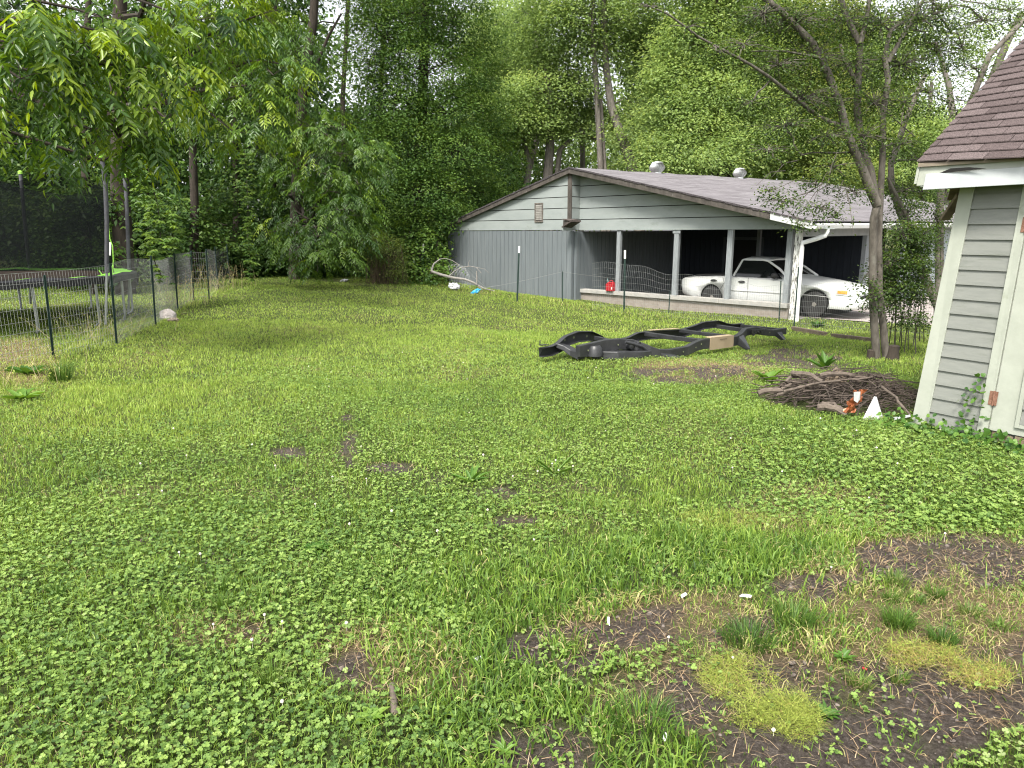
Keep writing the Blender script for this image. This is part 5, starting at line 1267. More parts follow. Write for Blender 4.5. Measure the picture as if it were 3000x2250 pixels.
def tree(name, label, cat, stems, blobs, kind, style, leaf, dens, bark, group=None, tint=(.35, .18), twigs=.4, cs=None, per=24, base=None, rough_top=None, crown='crown', depth_k=.75, droop=.3):
    """stems: list of [(world pts)], [(radii)]; blobs: (px, py, depth, rx_px, rz_px[, density])"""
    root = empty(name, base or stems[0][0][0], label, cat, group)
    tm = MB(); joints = []
    for pts, rs in stems:
        tm.tube(pts, rs, 10, False)
        for i in range(len(pts) - 1):
            for k in range(4): joints.append((V(pts[i]).lerp(V(pts[i + 1]), k / 4), rs[i] + (rs[i + 1] - rs[i]) * k / 4))
    bag = Leaves()
    for bl_ in blobs:
        px, py, d, rx, rz = bl_[:5]; dm = bl_[5] if len(bl_) > 5 else 1.0
        c = at(px, py, d); s = d / F; r = (rx * s, max(rx, rz) * s * depth_k, rz * s)
        j, jr = nearest(joints, c)
        grow(tm, j, c, min(jr * .5, .012 + (c - j).length * .012), .010 + r[0] * .004, 6, .35, 6, .6)
        cc = np.array(c)
        vol = (r[0] * r[1] * r[2]) ** (1 / 3)
        nc = max(4, int(dens * dm * (vol / (cs or .35)) ** 2))
        P, O = in_blob(nc, cc, r)
        for q in range(int(nc * twigs)):
            e = V(P[q]); mid = c.lerp(e, .5) + V((0, 0, .08 * vol)); tm.tube([c, mid, e], [.004 + .004 * vol, .003 + .002 * vol, .002], 4, False)
        if style == 'pecan':
            m_ = 6
            O2 = unit(O * np.array([1, 1, .25]) + np.array([0, 0, -.10]))
            S = np.repeat(P, m_, 0) + NR.normal(0, .10, (nc * m_, 3)) * (cs or .35) / .35
            D = np.repeat(O2, m_, 0) * .9 + NR.normal(0, .55, (nc * m_, 3)) * np.array([1, 1, .45]) - UPZ * .15
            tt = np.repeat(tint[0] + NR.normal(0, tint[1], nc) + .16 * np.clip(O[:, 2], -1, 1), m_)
            pecan_leaves(bag, S, D, NR.uniform(2.6, 3.8, nc * m_) * leaf, leaf, tt, 5 if leaf < .2 else 3)
        else:
            k = per; sg = (cs or .35)
            off = NR.normal(0, 1, (nc, k, 3)) * np.array([sg * .55, sg * .55, sg * .26])
            # shelves that droop away from the middle of the crown
            oh = unit(O * np.array([1, 1, 0]) + 1e-6)
            along = np.sum(off * oh[:, None, :], -1)
            off[..., 2] -= droop * np.maximum(along, 0)
            S = (P[:, None, :] + off).reshape(-1, 3); n = len(S)
            D = np.repeat(oh, k, 0) * .6 + NR.normal(0, .6, (n, 3)) * np.array([1, 1, .4]) - UPZ * .35
            nrm = unit(UPZ * 1.1 + np.repeat(O, k, 0) * .6 + NR.normal(0, .34, (n, 3)))
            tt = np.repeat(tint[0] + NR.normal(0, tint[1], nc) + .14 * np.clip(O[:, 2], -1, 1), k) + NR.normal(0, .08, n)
            bag.add(S, D, nrm, leaf * NR.uniform(.7, 1.3, n), leaf * (.62 if style != 'lance' else .3) * NR.uniform(.85, 1.15, n), tt, 'kite' if leaf * F / blobs[0][2] < 22 else 'broad', .2)
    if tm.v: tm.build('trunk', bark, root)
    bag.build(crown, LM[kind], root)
    return root
def stem(pix, r0, r1, extra=()):
    """stem from photo pixels with depths"""
    pts = [at(a, b, d) for a, b, d in pix]
    g = pts[0]; g.z = min(g.z, gzf(min(g.x, 30), min(g.y, 55)) - .1)
    n = len(pts); return (pts, [r0 + (r1 - r0) * (k / (n - 1)) for k in range(n)])

# --- pecan hanging over the yard from outside the frame
b0 = V((-9.2, 9.4, gzf(-9, 9.4) - .1))
st1 = ([b0, b0 + V((.1, 0, 2.2)), b0 + V((.5, -.2, 4.2)), b0 + V((1.2, -.3, 6.6)), b0 + V((1.6, -.3, 9))], [.28, .24, .20, .14, .06])
tree('pecan_tree', 'large leaved pecan branches hanging over the trampoline and wire fence', 'tree', [st1],
     [(40,120,8.6,170,100),(300,50,9.2,200,80),(430,120,9.8,130,70),(330,190,9.2,150,60),(480,210,10.2,110,60),(180,290,9.0,120,50),(300,330,9.4,100,40),(395,425,9.6,70,30),(60,230,8.2,120,60),(30,330,9.6,80,40,.6),(570,60,10.6,120,80),(30,10,8.2,150,60),(230,130,8.8,120,60),(330,385,9.5,60,30),(120,420,10.5,80,40,.5),
      (-100,-250,9.5,400,160,.35),(550,-260,10.5,350,160,.08)], 'pecan', 'pecan', .140, 3.3, BARKD, tint=(.60, .24), twigs=.8, cs=.30, depth_k=.5)
# --- second pecan, bright tops in the middle distance
st2 = stem([(360,800,20),(352,560,20),(350,400,20),(340,200,20),(360,-100,20),(380,-500,20)], .27, .12)
tree('pecan_tree', 'bright yellow-green drooping pecan boughs in front of the dark woods', 'tree', [st2],
     [(680,100,15,120,110),(770,40,15,100,70),(800,220,14.6,70,50),(720,250,15,110,80),(620,260,15.5,100,90),(760,330,15,70,60),(690,390,15.6,80,50),(580,400,17,100,70,.6),(560,130,16,120,110),(840,190,14.8,50,30),(480,300,17,110,90,.7),(350,280,19.6,40,70,.8),(352,420,19.6,36,60,.8),(345,160,19.6,50,80,.6),(640,20,15.5,130,80),
      (500,-300,17,480,230,.35),(750,-200,15.5,250,130,.4),(900,-250,17,200,130,.3)], 'pecan', 'pecan', .115, 5.6, BARKD, tint=(.60, .20), twigs=.7, cs=.38, depth_k=.6)
# --- big low-branched pecan at the far side of the lawn
st3 = stem([(868,835,25.6),(868,700,25.6),(870,560,25.6),(885,300,25.6),(918,60,25.6),(935,-250,25.6),(940,-600,25.6)], .27, .08)
st3b = stem([(885,300,25.6),(960,110,25.2),(1000,40,25)], .07, .03); st3b[0][0].z = at(885,300,25.6).z
tree('pecan_tree', 'big low branched pecan sweeping down to the far edge of the lawn', 'tree', [st3, st3b],
     [(930,380,23.5,110,70),(1000,450,23,110,70),(910,470,23.5,110,70),(1050,540,22.6,80,60),(960,560,22.6,110,60),(850,560,23.4,70,60,.7),(1020,610,22,100,50),(900,640,22.4,100,50),(1000,680,21.6,100,45),(880,720,21.6,110,45),(970,750,21.3,100,38),(1060,700,21.8,60,35),(930,795,21.2,45,25),(800,680,22.4,60,40),(830,330,24.4,90,80),(1100,470,24,70,45),(1070,420,24,60,40),(800,460,24,70,60,.6),
      (860,150,25,110,120,.8),(940,-330,25,480,230,.3),(1010,640,21.9,80,40),(930,690,21.6,90,40)], 'pecan', 'pecan', .125, 7.0, BARKD, tint=(.42, .20), twigs=.5, cs=.50, depth_k=.6)
# --- dense tree between the pecans and the house
st4 = stem([(1215,830,28.5),(1220,600,28.5),(1235,350,28.5),(1245,100,28.5),(1250,-300,28.5)], .30, .12)
tree('box_elder', 'dense dark green tree overtopping the thicket beside the grey house', 'tree', [st4],
     [(1130,110,27,110,130),(1200,40,28,130,100),(1330,60,28.5,130,110),(1250,210,27.3,150,100),(1390,190,29,80,100),(1150,300,26.6,110,100),(1300,330,27.5,140,90),(1410,330,29.5,90,80),(1190,440,26.4,120,90),(1320,450,27.2,130,80),(1120,540,26,80,60,.7),(1240,560,26.2,120,70),(1370,560,28.6,110,70),(1450,480,30,80,80),(1480,580,30.5,60,60),(1300,640,27,110,50),(1190,640,26,90,50,.7),(1080,200,26.6,60,110),(1420,620,30,60,40),(1130,400,26,60,60),
      (1200,-250,28,450,220,.3),(1060,20,26.5,50,40)], 'mid', 'broad', .095, 20, BARKD, tint=(.42, .20), twigs=.3, cs=.55, per=48)
# --- thicket and vine mound left of the house
tree('thicket_shrub', 'leafy green thicket shrub crowding the far corner of the grey house', 'shrub', [stem([(1270,835,26),(1275,760,26),(1285,680,26.2)], .05, .02)],
     [(1225,735,25.2,60,60),(1285,700,26.4,35,60),(1190,690,25.6,60,45),(1265,800,24.5,60,35),(1210,800,24.6,50,35),(1290,770,25.6,30,45),(1250,640,26,60,45),(1300,620,27,50,50)], 'mid', 'broad', .13, 11, BARKD, tint=(.48, .2), cs=.42, per=22)
tree('vine_mound', 'rounded mound of small leaved vines with brown bare stems beneath', 'shrub', [stem([(1130,838,24.4),(1128,790,24.4),(1125,740,24.4)], .05, .03)],
     [(1110,715,24.2,65,32),(1150,745,24,45,45),(1080,750,24.4,45,35),(1165,790,23.8,25,40,.8),(1060,715,24.6,40,30)], 'olive', 'broad', .055, 26, BARKD, tint=(.30, .18), cs=.30, per=26)
vm = [o for o in COL.objects if o.name.startswith('vine_mound')][0]
m = MB()
for k in range(170):
    a = R.uniform(1085, 1178); d = 23.9 + R.uniform(0, .7); p = at(a, R.uniform(715, 770), d); g = V((p.x + R.gauss(0, .12), p.y + R.gauss(0, .1), gzf(p.x, p.y))); m.tube([p, p.lerp(g, .5) + V((R.gauss(0, .06), R.gauss(0, .06), 0)), g], .007, 3, False)
m.build('bare_stems', surf('brown_stems', (.07, .052, .034), (.16, .12, .075), 12, .9), vm)
# --- dark woods behind the fence
WOOD = [(-120, 27, 'tangled dark tree at the outer edge behind the trampoline'), (90, 30, 'dark vine hung tree behind the trampoline net'), (250, 26, 'dark tree with a rough trunk showing behind the lime pad corner'), (430, 33, 'shaded tree deep in the woods beyond the end of the wire fence'), (566, 24.5, 'slim straight dark trunk standing just past the end of the wire fence'), (690, 32, 'shaded tree deep in the woods behind the hanging vine strand'), (800, 36, 'shaded tree far behind the trunk of the big pecan'), (1010, 34, 'shaded tree standing below the bright gap in the woods'), (1120, 37, 'shaded tree rising behind the rounded vine mound')]
for i, (wx, wdist, lb) in enumerate(WOOD):
    bb = []
    for k in range(16):
        for _ in range(20):
            px, py = wx + R.gauss(0, 95), R.uniform(-60, 720) if k < 13 else R.uniform(-450, -100)
            if wdist < 26: py = py if py < 330 else R.uniform(-60, 330)
            if not (930 < px < 1100 and py < 330): break
        rr = R.uniform(70, 120); bb.append((px, py, wdist + R.uniform(-1.5, 2), rr, rr * R.uniform(.55, .85), 1.0 if k < 13 else .5))
    r0 = R.uniform(.12, .19)
    tree('woodland_tree', lb, 'tree', [stem([(wx,840,wdist),(wx + 4,600,wdist),(wx - 6,300,wdist),(wx + 10,0,wdist),(wx,-400,wdist)], r0, .07)], bb, 'dark', 'broad', .19, 13, BARKD, 'trees of the dark woods', tint=(.42, .22), twigs=.2, cs=.75, per=22)
SHR = [(-60,21,'dark shrub at the outer edge behind the trampoline'), (60,21.5,'dark shrub behind the trampoline mat'), (170,20.5,'dark shrub showing through the middle of the trampoline net'), (270,19.5,'dark shrub behind the net pole with the white tag'), (400,22.5,'viny shrub behind the middle posts of the wire fence'), (490,24.5,'viny shrub at the end post of the wire fence'), (590,26,'dark shrub just past the end of the wire fence'), (680,26.5,'dark shrub behind the hanging vine strand'), (770,27,'dark shrub on the near side of the big pecan trunk'), (880,27.5,'dark shrub at the base of the big pecan trunk'), (990,27,'dark shrub under the lowest pecan boughs'), (1080,26.5,'dark shrub behind the rounded vine mound')]
for i, (sx, sd_, lb) in enumerate(SHR):
    H_ = hit(sx, 800 + 600 / sd_); d = sd_
    bb = [(sx + R.gauss(0, 40), 835 - R.uniform(20, 260 if i < 7 else 150) , d + R.uniform(-.5, .8), R.uniform(50, 85), R.uniform(30, 50)) for k in range(11)]
    tree('undergrowth_shrub', lb, 'shrub', [stem([(sx,850,d),(sx + 5,760,d),(sx - 8,680,d)], .05, .02)], bb, 'dark', 'broad', .15, 12, BARKD, 'shrubs along the woods edge', tint=(.46, .2), twigs=.2, cs=.5, per=20)
# hanging vines
def vine(name, lb, pix, d, spread, n, leaf, kind='vine'):
    root = empty(name, at(pix[0][0], pix[0][1], d), lb, 'vine'); pts = [at(a, b, d + .1 * math.sin(i)) for i, (a, b) in enumerate(pix)]
    MB().tube(pts, .008, 5).build('vine_stem', BARKD, root)
    bag = Leaves(); P = []
    for k in range(n):
        i = R.randrange(len(pts) - 1); P.append(pts[i].lerp(pts[i + 1], R.random()) + V((R.gauss(0, spread), R.gauss(0, spread), R.gauss(0, .08))))
    P = np.array(P); m_ = 5; S = np.repeat(P, m_, 0); n2 = len(S); a = np.tile(np.arange(m_) * 1.25, n) + np.repeat(NR.random(n) * 6.28, m_)
    D = np.stack([np.cos(a), np.sin(a), np.full(n2, -.5)], -1); nrm = unit(UPZ * .8 + np.array([0, -.5, 0]) + NR.normal(0, .35, (n2, 3)))
    bag.add(S, D, nrm, leaf * NR.uniform(.7, 1.2, n2), leaf * .45, np.repeat(.55 + NR.normal(0, .2, n), m_), 'broad', .2)
    bag.build('vine_leaves', LM[kind], root)
vine('hanging_vine', 'thin leafy vine strand hanging down almost to the lawn before the dark woods', [(716,440),(722,520),(728,600),(724,680),(732,750),(735,815)], 20.5, .10, 120, .115)
vine('hanging_vine', 'broad curtain of vines hanging beside the tall grey net pole', [(420,430),(440,520),(462,600),(470,680),(468,745)], 15.5, .27, 230, .12)
vine('hanging_vine', 'small clump of vine leaves caught on the top of the wire fence', [(447,745),(456,775),(470,800),(468,830)], 12.9, .10, 26, .085)
m = MB(); q = [at(a, b, 23) for a, b in ((708,848),(720,846),(732,838),(738,826))]; tag(m.tube(q, .010, 5).build('fallen_twig', surf('yellow_twig', (.30, .28, .10), (.40, .38, .16), 9)), 'curved yellowish twig on the grass below the vine strand', 'twig')
# --- sunlit trees beyond the roof
tree('far_tree', 'pale green tree with twin grey trunks behind the long roof slope', 'tree',
     [stem([(1592,720,45),(1606,500,45),(1614,390,45),(1612,300,45),(1600,200,45)], .36, .13), stem([(1560,720,46),(1540,560,46),(1552,480,46),(1530,400,46),(1500,330,46)], .26, .12), stem([(1606,520,45),(1640,440,45),(1700,380,44.6),(1760,420,44.5)], .20, .08)],
     [(1600,270,45,120,70),(1510,320,44,80,60),(1690,300,46,90,60),(1560,360,44.5,100,40),(1660,350,45,80,40),(1480,400,46,70,45,.7),(1440,330,47,60,60,.7),(1720,390,44.5,70,30,.6),(1620,220,46,80,50)], 'light', 'broad', .185, 32, BARKG, tint=(.50, .2), twigs=.25, cs=.9, per=40)
tree('far_tree', 'tall leaning grey tree behind the ridge of the grey house', 'tree',
     [stem([(1890,720,43),(1850,480,43),(1815,385,43),(1790,310,43),(1776,200,43),(1770,80,43),(1765,-150,43)], .34, .12), stem([(1786,295,43),(1745,210,43),(1735,100,43),(1740,-40,43)], .19, .08), stem([(1800,350,43),(1760,290,43.4),(1735,320,43.4)], .14, .06)],
     [(1740,50,43,120,70),(1640,80,44,90,70),(1840,60,44,100,70),(1810,150,44,70,45,.7),(1690,150,44,80,50,.8),(1880,190,45,60,70,.8),(1580,110,46,80,70,.8),(1900,110,44,70,60),(1700,240,43,55,45,.7),(1850,340,43,45,40,.6),(1750,130,42.6,60,45,.7),(1850,400,42,50,40,.8),(1780,360,44.5,60,40,.6),(1720,-50,44,200,80,.8),(1540,40,47,90,80,.8),(1860,300,45,45,40,.5)], 'light', 'broad', .185, 24, BARKG, tint=(.46, .2), twigs=.3, cs=.9, per=40)
tree('far_tree', 'slender dark stemmed tree against the sky beside the dense dark green tree', 'tree',
     [stem([(1480,720,50),(1575,400,50),(1570,150,50),(1560,-100,50)], .26, .10), stem([(1700,720,50),(1707,480,50),(1706,330,50)], .20, .16)], [(1480,190,50,70,90,.7),(1530,230,50,70,70,.6),(1460,70,51,80,80,.8),(1640,200,50,60,60,.5),(1440,250,50,50,90,.8),(1500,440,49,70,50)], 'light', 'broad', .185, 24, BARKG, tint=(.42, .2), cs=.9, per=38)
tree('far_tree', 'wide light green maple directly behind the roof vents of the grey house', 'tree',
     [stem([(2130,720,40),(2120,450,40),(2112,300,40),(2105,180,40),(2090,-50,40)], .42, .18)],
     [(2040,130,40,120,80),(2180,190,40,140,90),(1975,230,39.4,90,60),(2080,280,39,130,60),(1990,330,38.6,110,55),(2200,310,39,130,60),(2060,390,38,130,50),(1960,430,37.6,110,40),(2180,420,37.5,120,45),(1930,480,37,90,30),(2150,50,41,170,70),(2060,470,36.6,110,30),(2300,400,38,110,60),(2100,-60,41,200,80)], 'light', 'broad', .165, 36, BARKD, tint=(.55, .20), twigs=.15, cs=.9, per=44, droop=.5)
tree('far_tree', 'olive green tree with hanging tan catkins behind the upper boughs of the multi-stemmed tree', 'tree',
     [stem([(2380,720,41),(2370,400,41),(2360,100,41)], .35, .12)], [(2290,130,41,110,90),(2400,60,42,130,90),(2360,250,40,110,80),(2470,330,39,120,70),(2400,430,38,120,50),(2290,60,42,90,70),(2520,430,38,110,50),(2480,500,36,110,30)], 'olive', 'broad', .16, 34, BARKD, tint=(.55, .18), cs=.9, per=42)
tree('far_tree', 'light green trees leaning beside the brown shed roof', 'tree',
     [stem([(2760,720,38),(2790,330,38),(2780,250,38),(2740,120,38)], .22, .09), stem([(2690,720,39),(2720,380,39),(2730,240,39)], .18, .08), stem([(2850,720,39),(2870,330,39),(2930,170,39),(2990,40,39)], .30, .14)],
     [(2620,420,38,90,60),(2720,400,38,90,55),(2680,340,39,70,40,.6),(2800,400,38,80,60),(2640,520,37,110,40),(2740,500,37,90,40),(2590,330,40,80,50,.5),(2860,130,39,80,50,.35),(2780,80,39,90,60,.35),(2950,60,39,70,60,.4),(2830,230,39,50,30,.35)], 'light', 'broad', .16, 32, BARKG, tint=(.55, .2), cs=.85, per=40)
# far wood as one mass
def far_mass(name, lb, boxes, kind, leaf, n):
    bag = Leaves()
    for (px0, px1, py0, py1, d, k) in boxes:
        nn = int(n * k); px = NR.uniform(px0, px1, nn); top = py0 + (vnoise(px, px * 0, .012, 3, 31) - .5) * 130
        py = top + (py1 - top) * NR.random(nn) ** .9; dd = d + NR.uniform(-4, 6, nn)
        P = np.array([at(a, b, c) for a, b, c in zip(px, py, dd)]); kk = 14
        S = np.repeat(P, kk, 0) + NR.normal(0, 1, (nn * kk, 3)) * np.array([1.3, 1.3, .7]); m_ = len(S)
        bag.add(S, rdir(m_) - UPZ * .3, unit(UPZ + np.array([0, -.5, 0]) + NR.normal(0, .5, (m_, 3))), leaf * NR.uniform(.7, 1.3, m_), leaf * .7, np.repeat(.45 + NR.normal(0, .22, nn), kk), 'kite', .2)
    return tag(bag.build(name, LM[kind]), lb, 'woods', kind='stuff')
far_mass('far_woods', 'distant green wood closing the view behind the house', [(1350, 3100, 330, 640, 72, 1.0), (1850, 2640, 60, 480, 56, .75), (1400, 1560, 60, 400, 62, .22)], 'light', .38, 5500)
far_mass('far_woods', 'deep shaded wood filling the gaps behind the first trees', [(-300, 940, 60, 820, 50, 1.0), (940, 1450, 340, 820, 48, .5)], 'dark', .40, 4500)

# --- multi-stemmed tree beside the brush pile
def dstem(px_list, d0, d1, r0, r1):
    n = len(px_list); return ([at(a, b, d0 + (d1 - d0) * i / (n - 1)) for i, (a, b) in enumerate(px_list)], [r0 + (r1 - r0) * (i / (n - 1)) ** .8 for i in range(n)])
s1 = dstem([(2570,1068),(2562,960),(2556,850),(2558,720),(2560,640),(2570,600)], 10.05, 10.0, .056, .052)
s1[0][0].z = gzf(5.3, 10) - .1
s2 = dstem([(2598,1068),(2588,960),(2576,850),(2574,700),(2580,560),(2585,470),(2588,325),(2602,235),(2592,170)], 10.12, 10.3, .054, .036); s2[0][0].z = gzf(5.4, 10.1) - .1
E_ = [s1, s2,
      dstem([(2570,600),(2545,545),(2525,490),(2482,390),(2460,305),(2424,210),(2380,125),(2335,80),(2280,25),(2240,-5),(2180,-80)], 10, 9.6, .068, .032),
      dstem([(2562,580),(2550,500),(2525,435),(2511,325),(2515,215),(2520,130),(2482,55),(2460,-10),(2450,-120)], 10.05, 10.4, .060, .035),
      dstem([(2520,130),(2540,50),(2548,-10),(2560,-120)], 10.2, 10.5, .035, .022),
      dstem([(2590,175),(2608,90),(2680,35),(2720,-20)], 10.3, 10.9, .036, .018), dstem([(2600,185),(2656,85),(2700,5)], 10.3, 10.8, .034, .018),
      dstem([(2460,370),(2402,345),(2345,300),(2308,270),(2260,230),(2200,190),(2050,110),(1955,40),(1880,10)], 9.9, 8.8, .035, .008),
      dstem([(2508,240),(2470,170),(2462,130)], 10.1, 10.1, .028, .018),
      dstem([(2405,170),(2300,150),(2200,150)], 9.7, 9.5, .016, .007), dstem([(2500,445),(2450,448),(2380,447),(2345,455)], 10, 9.5, .016, .008), dstem([(2500,250),(2600,330),(2680,400)], 10.2, 10.6, .018, .008)]
for k, (px, py, tx, ty) in enumerate(((2455,440,2420,560),(2450,470,2380,600),(2440,520,2300,640),(2430,540,2350,620),(2470,530,2440,640),(2400,530,2260,560),(2380,560,2240,640),(2480,560,2500,680),(2340,470,2260,520),(2300,500,2215,545))):
    E_.append(([at(px, py, 9.6), at((px + tx) / 2, (py + ty) / 2 - 18, 9.4), at(tx, ty, 9.3)], [.008, .005, .002]))
elm = tree('elm_tree', 'multi-stemmed small leaved tree standing behind the brush pile', 'tree', E_,
     [(2330,60,9.8,120,60),(2240,40,9.6,100,50),(2470,60,10.4,110,60),(2580,70,10.4,90,60),(2690,60,10.8,110,70),(2380,170,9.8,110,60),(2280,190,9.6,100,50),(2500,190,10.2,100,60),(2640,190,10.6,100,60),(2740,150,11,90,60),(2180,130,9.2,90,40,.6),(2350,290,9.7,110,50),(2450,300,10,90,50),(2560,300,10.2,90,60),(2650,300,10.6,70,60,.8),(2300,370,9.6,110,40),(2420,400,9.6,100,40),(2530,400,10,90,50),(2250,440,9.4,90,30,.7),(2640,420,10.4,60,60,.8),(2440,490,9.5,80,35,.8),(2200,300,9.4,80,40,.5),
      (2010,80,9,70,30,.5),(2100,150,9,70,25,.5),(1900,20,8.8,70,20,.5),(2300,590,9.3,70,18,1.1),(2400,610,9.4,60,26,.9),(2250,560,9.3,50,18,.8),(2450,640,9.4,40,22,.8),(2340,660,9.2,50,14,.9),(2500,560,9.8,60,40,.7),(2390,540,9.4,70,20,.8),(2880,60,11.2,90,50,.6),(2820,140,11.2,70,50,.5),(2960,30,11.4,60,40,.6),(2760,30,11,80,50,.7),
      (2500,-150,10,350,110,.15)], 'elm', 'broad', .038, 24, BARKE, tint=(.42, .2), twigs=.55, cs=.17, per=13)
ELB = [dstem([(2758,1015),(2750,900),(2700,790),(2672,700),(2640,630),(2612,545),(2610,480),(2650,360),(2700,240),(2712,220)], 11.4, 12.4, .085, .03), dstem([(2775,1030),(2752,900),(2752,700),(2756,560),(2790,430),(2900,160),(3000,60)], 11.8, 13, .085, .04), dstem([(2700,790),(2660,640),(2600,520)], 11.6, 11.6, .05, .02)]
for s in ELB[:2]: s[0][0].z = gzf(s[0][0].x, s[0][0].y) - .1
tree('elm_tree', 'leaning dark stemmed tree half hidden between the multi-stemmed tree and the shed', 'tree', ELB,
     [(2640,560,11.8,60,40),(2700,560,12,60,50),(2740,640,12,40,50),(2690,470,12,60,40),(2660,620,11.6,50,40),(2720,700,11.8,40,50),(2780,300,12.5,70,50,.4),(2860,200,12.6,80,40,.4),(2720,270,12.4,70,50,.5)], 'elm', 'broad', .045, 28, BARKE, tint=(.42, .2), twigs=.5, cs=.20, per=14)
SPR = []
for k in range(15):
    x0 = 2590 + k * 9 + R.uniform(-5, 5); x1 = x0 + R.uniform(-30, 50); d = 10.2 + R.uniform(0, .9)
    g = hit(x0, 1020 + R.uniform(-25, 25)); t = at(x1, R.uniform(640, 800), d); SPR.append(([g - V((0, 0, .05)), g.lerp(t, .5) + V((R.gauss(0, .05), 0, 0)), t], [.008, .006, .002]))
tree('sprout_shrub', 'leafy sprouts on thin straight stems around the multi-stemmed trunk', 'shrub', SPR,
     [(2640,690,10.5,55,45),(2690,700,10.7,40,50),(2610,770,10.3,45,40),(2660,780,10.5,55,45),(2700,790,10.8,30,50),(2625,850,10.3,50,35),(2680,860,10.5,45,40),(2600,900,10.2,35,25,.7),(2650,930,10.3,50,25,.6),(2560,860,10.0,22,40,.5),(2690,940,10.5,30,30,.6),(2535,880,9.9,25,30,.4),(2530,815,10,25,25,.4)], 'elm', 'broad', .042, 55, BARKE, tint=(.36, .2), twigs=.5, cs=.16, per=13)
tag(MB().lathe([(.10, 0), (.075, .08), (.07, .20), (.055, .215)], hit(2614, 1055), V((.05, 0, 1)), 12).build('tree_stump', BARKD), 'short dark stump touching the multi-stemmed trunk', 'stump')
tag(MB().lathe([(.065, 0), (.055, .13), (.04, .14)], hit(2552, 1052), V((-.05, 0, 1)), 10).build('tree_stump', BARKD), 'low cut stump on the lawn side of the multi-stemmed trunk', 'stump')
# ------------------------------------------------------------------ single weeds and tufts one can point to
WEED = leafmat('weed_leaves', [(.030, .085, .018), (.065, .150, .024), (.13, .24, .035), (.22, .32, .05)], .34, .45, .35)
DODD = leafmat('yellow_weed', [(.13, .18, .035), (.25, .31, .055), (.38, .42, .10), (.40, .28, .11)], .3, .6)
TUFTM = leafmat('tuft_blades', [(.028, .070, .014), (.060, .130, .020), (.11, .19, .030), (.28, .25, .11)], .3, .5)
def rosette(px, py, n, L, W, el, tint, lb, name='weed_plant', cat='weed', m=WEED, style='lance'):
    g = hit(px, py); bag = Leaves()
    a = np.arange(n) * 2.4 + R.random() * 6; e = el * NR.uniform(.6, 1.3, n)
    d = np.stack([np.cos(a) * np.cos(e), np.sin(a) * np.cos(e), np.sin(e)], -1); nrm = np.stack([-np.cos(a) * np.sin(e), -np.sin(a) * np.sin(e), np.cos(e)], -1)
    bag.add(np.tile(np.array(g) + [0, 0, .012], (n, 1)), d, nrm, L * NR.uniform(.7, 1.15, n), W * NR.uniform(.8, 1.1, n), tint + NR.normal(0, .1, n), style, .2, .22)
    return tag(bag.build(name, m), lb, cat)
rosette(1085, 2120, 11, .070, .036, .5, .78, 'bright yellow-green broad leaved rosette beside the short grey stick', style='broad')
rosette(1480, 2215, 10, .055, .016, .7, .62, 'small pale green weed on the lower edge beside bare soil')
rosette(2250, 1122, 9, .22, .10, .75, .55, 'broad leaved dock weed at the tip of the brush pile', style='broad')
rosette(2415, 1085, 8, .30, .085, 1.05, .35, 'tall upright dock weed behind the brush pile', style='broad')
rosette(930, 1615, 10, .10, .05, .35, .35, 'flat dark rosette of broad leaves in the middle lawn', style='broad')
rosette(1380, 1420, 9, .15, .03, .75, .45, 'long leaved weed clump beside a small soil patch')
rosette(1625, 1395, 6, .22, .012, .9, .62, 'sparse tall grass tuft in the centre of the lawn')
rosette(2420, 2110, 16, .06, .018, .6, .30, 'grey-green weed beside the yellow weed mat')
rosette(2470, 1945, 9, .05, .022, .7, .45, 'leafy weed seedling at the edge of the dark grass tufts', style='broad')
rosette(2050, 890, 16, .30, .10, .9, .80, 'pale leafy weed growing against the carport block base', style='broad')
rosette(2395, 960, 22, .22, .08, .7, .25, 'dark leafy weed growing over the edging timber', style='broad')
rosette(85, 1100, 7, .26, .12, .6, .30, 'large leaved weed in the tall growth by the nearest fence post', style='broad')
rosette(60, 1175, 9, .20, .09, .6, .62, 'pale leafy weed below the large leaved weed at the fence', style='broad')
def tuft(px, py, n, h, rad, tint, lb, lean=.5, w=.0035):
    g = hit(px, py); b = newbag(); a = NR.random(n) * 6.283; q = rad * np.sqrt(NR.random(n))
    pos = np.array(g) + np.stack([np.cos(a) * q, np.sin(a) * q, np.full(n, -.004)], -1); d = np.stack([np.cos(a), np.sin(a), np.zeros(n)], -1)
    blades(pos, d, h * NR.uniform(.6, 1.1, n), np.full(n, w), lean * NR.uniform(.3, 1.3, n), np.clip(tint + NR.normal(0, .13, n), 0, 1), b)
    return tag(bagbuild(b, 'grass_tuft', TUFTM), lb, 'grass tuft', 'single grass tufts')
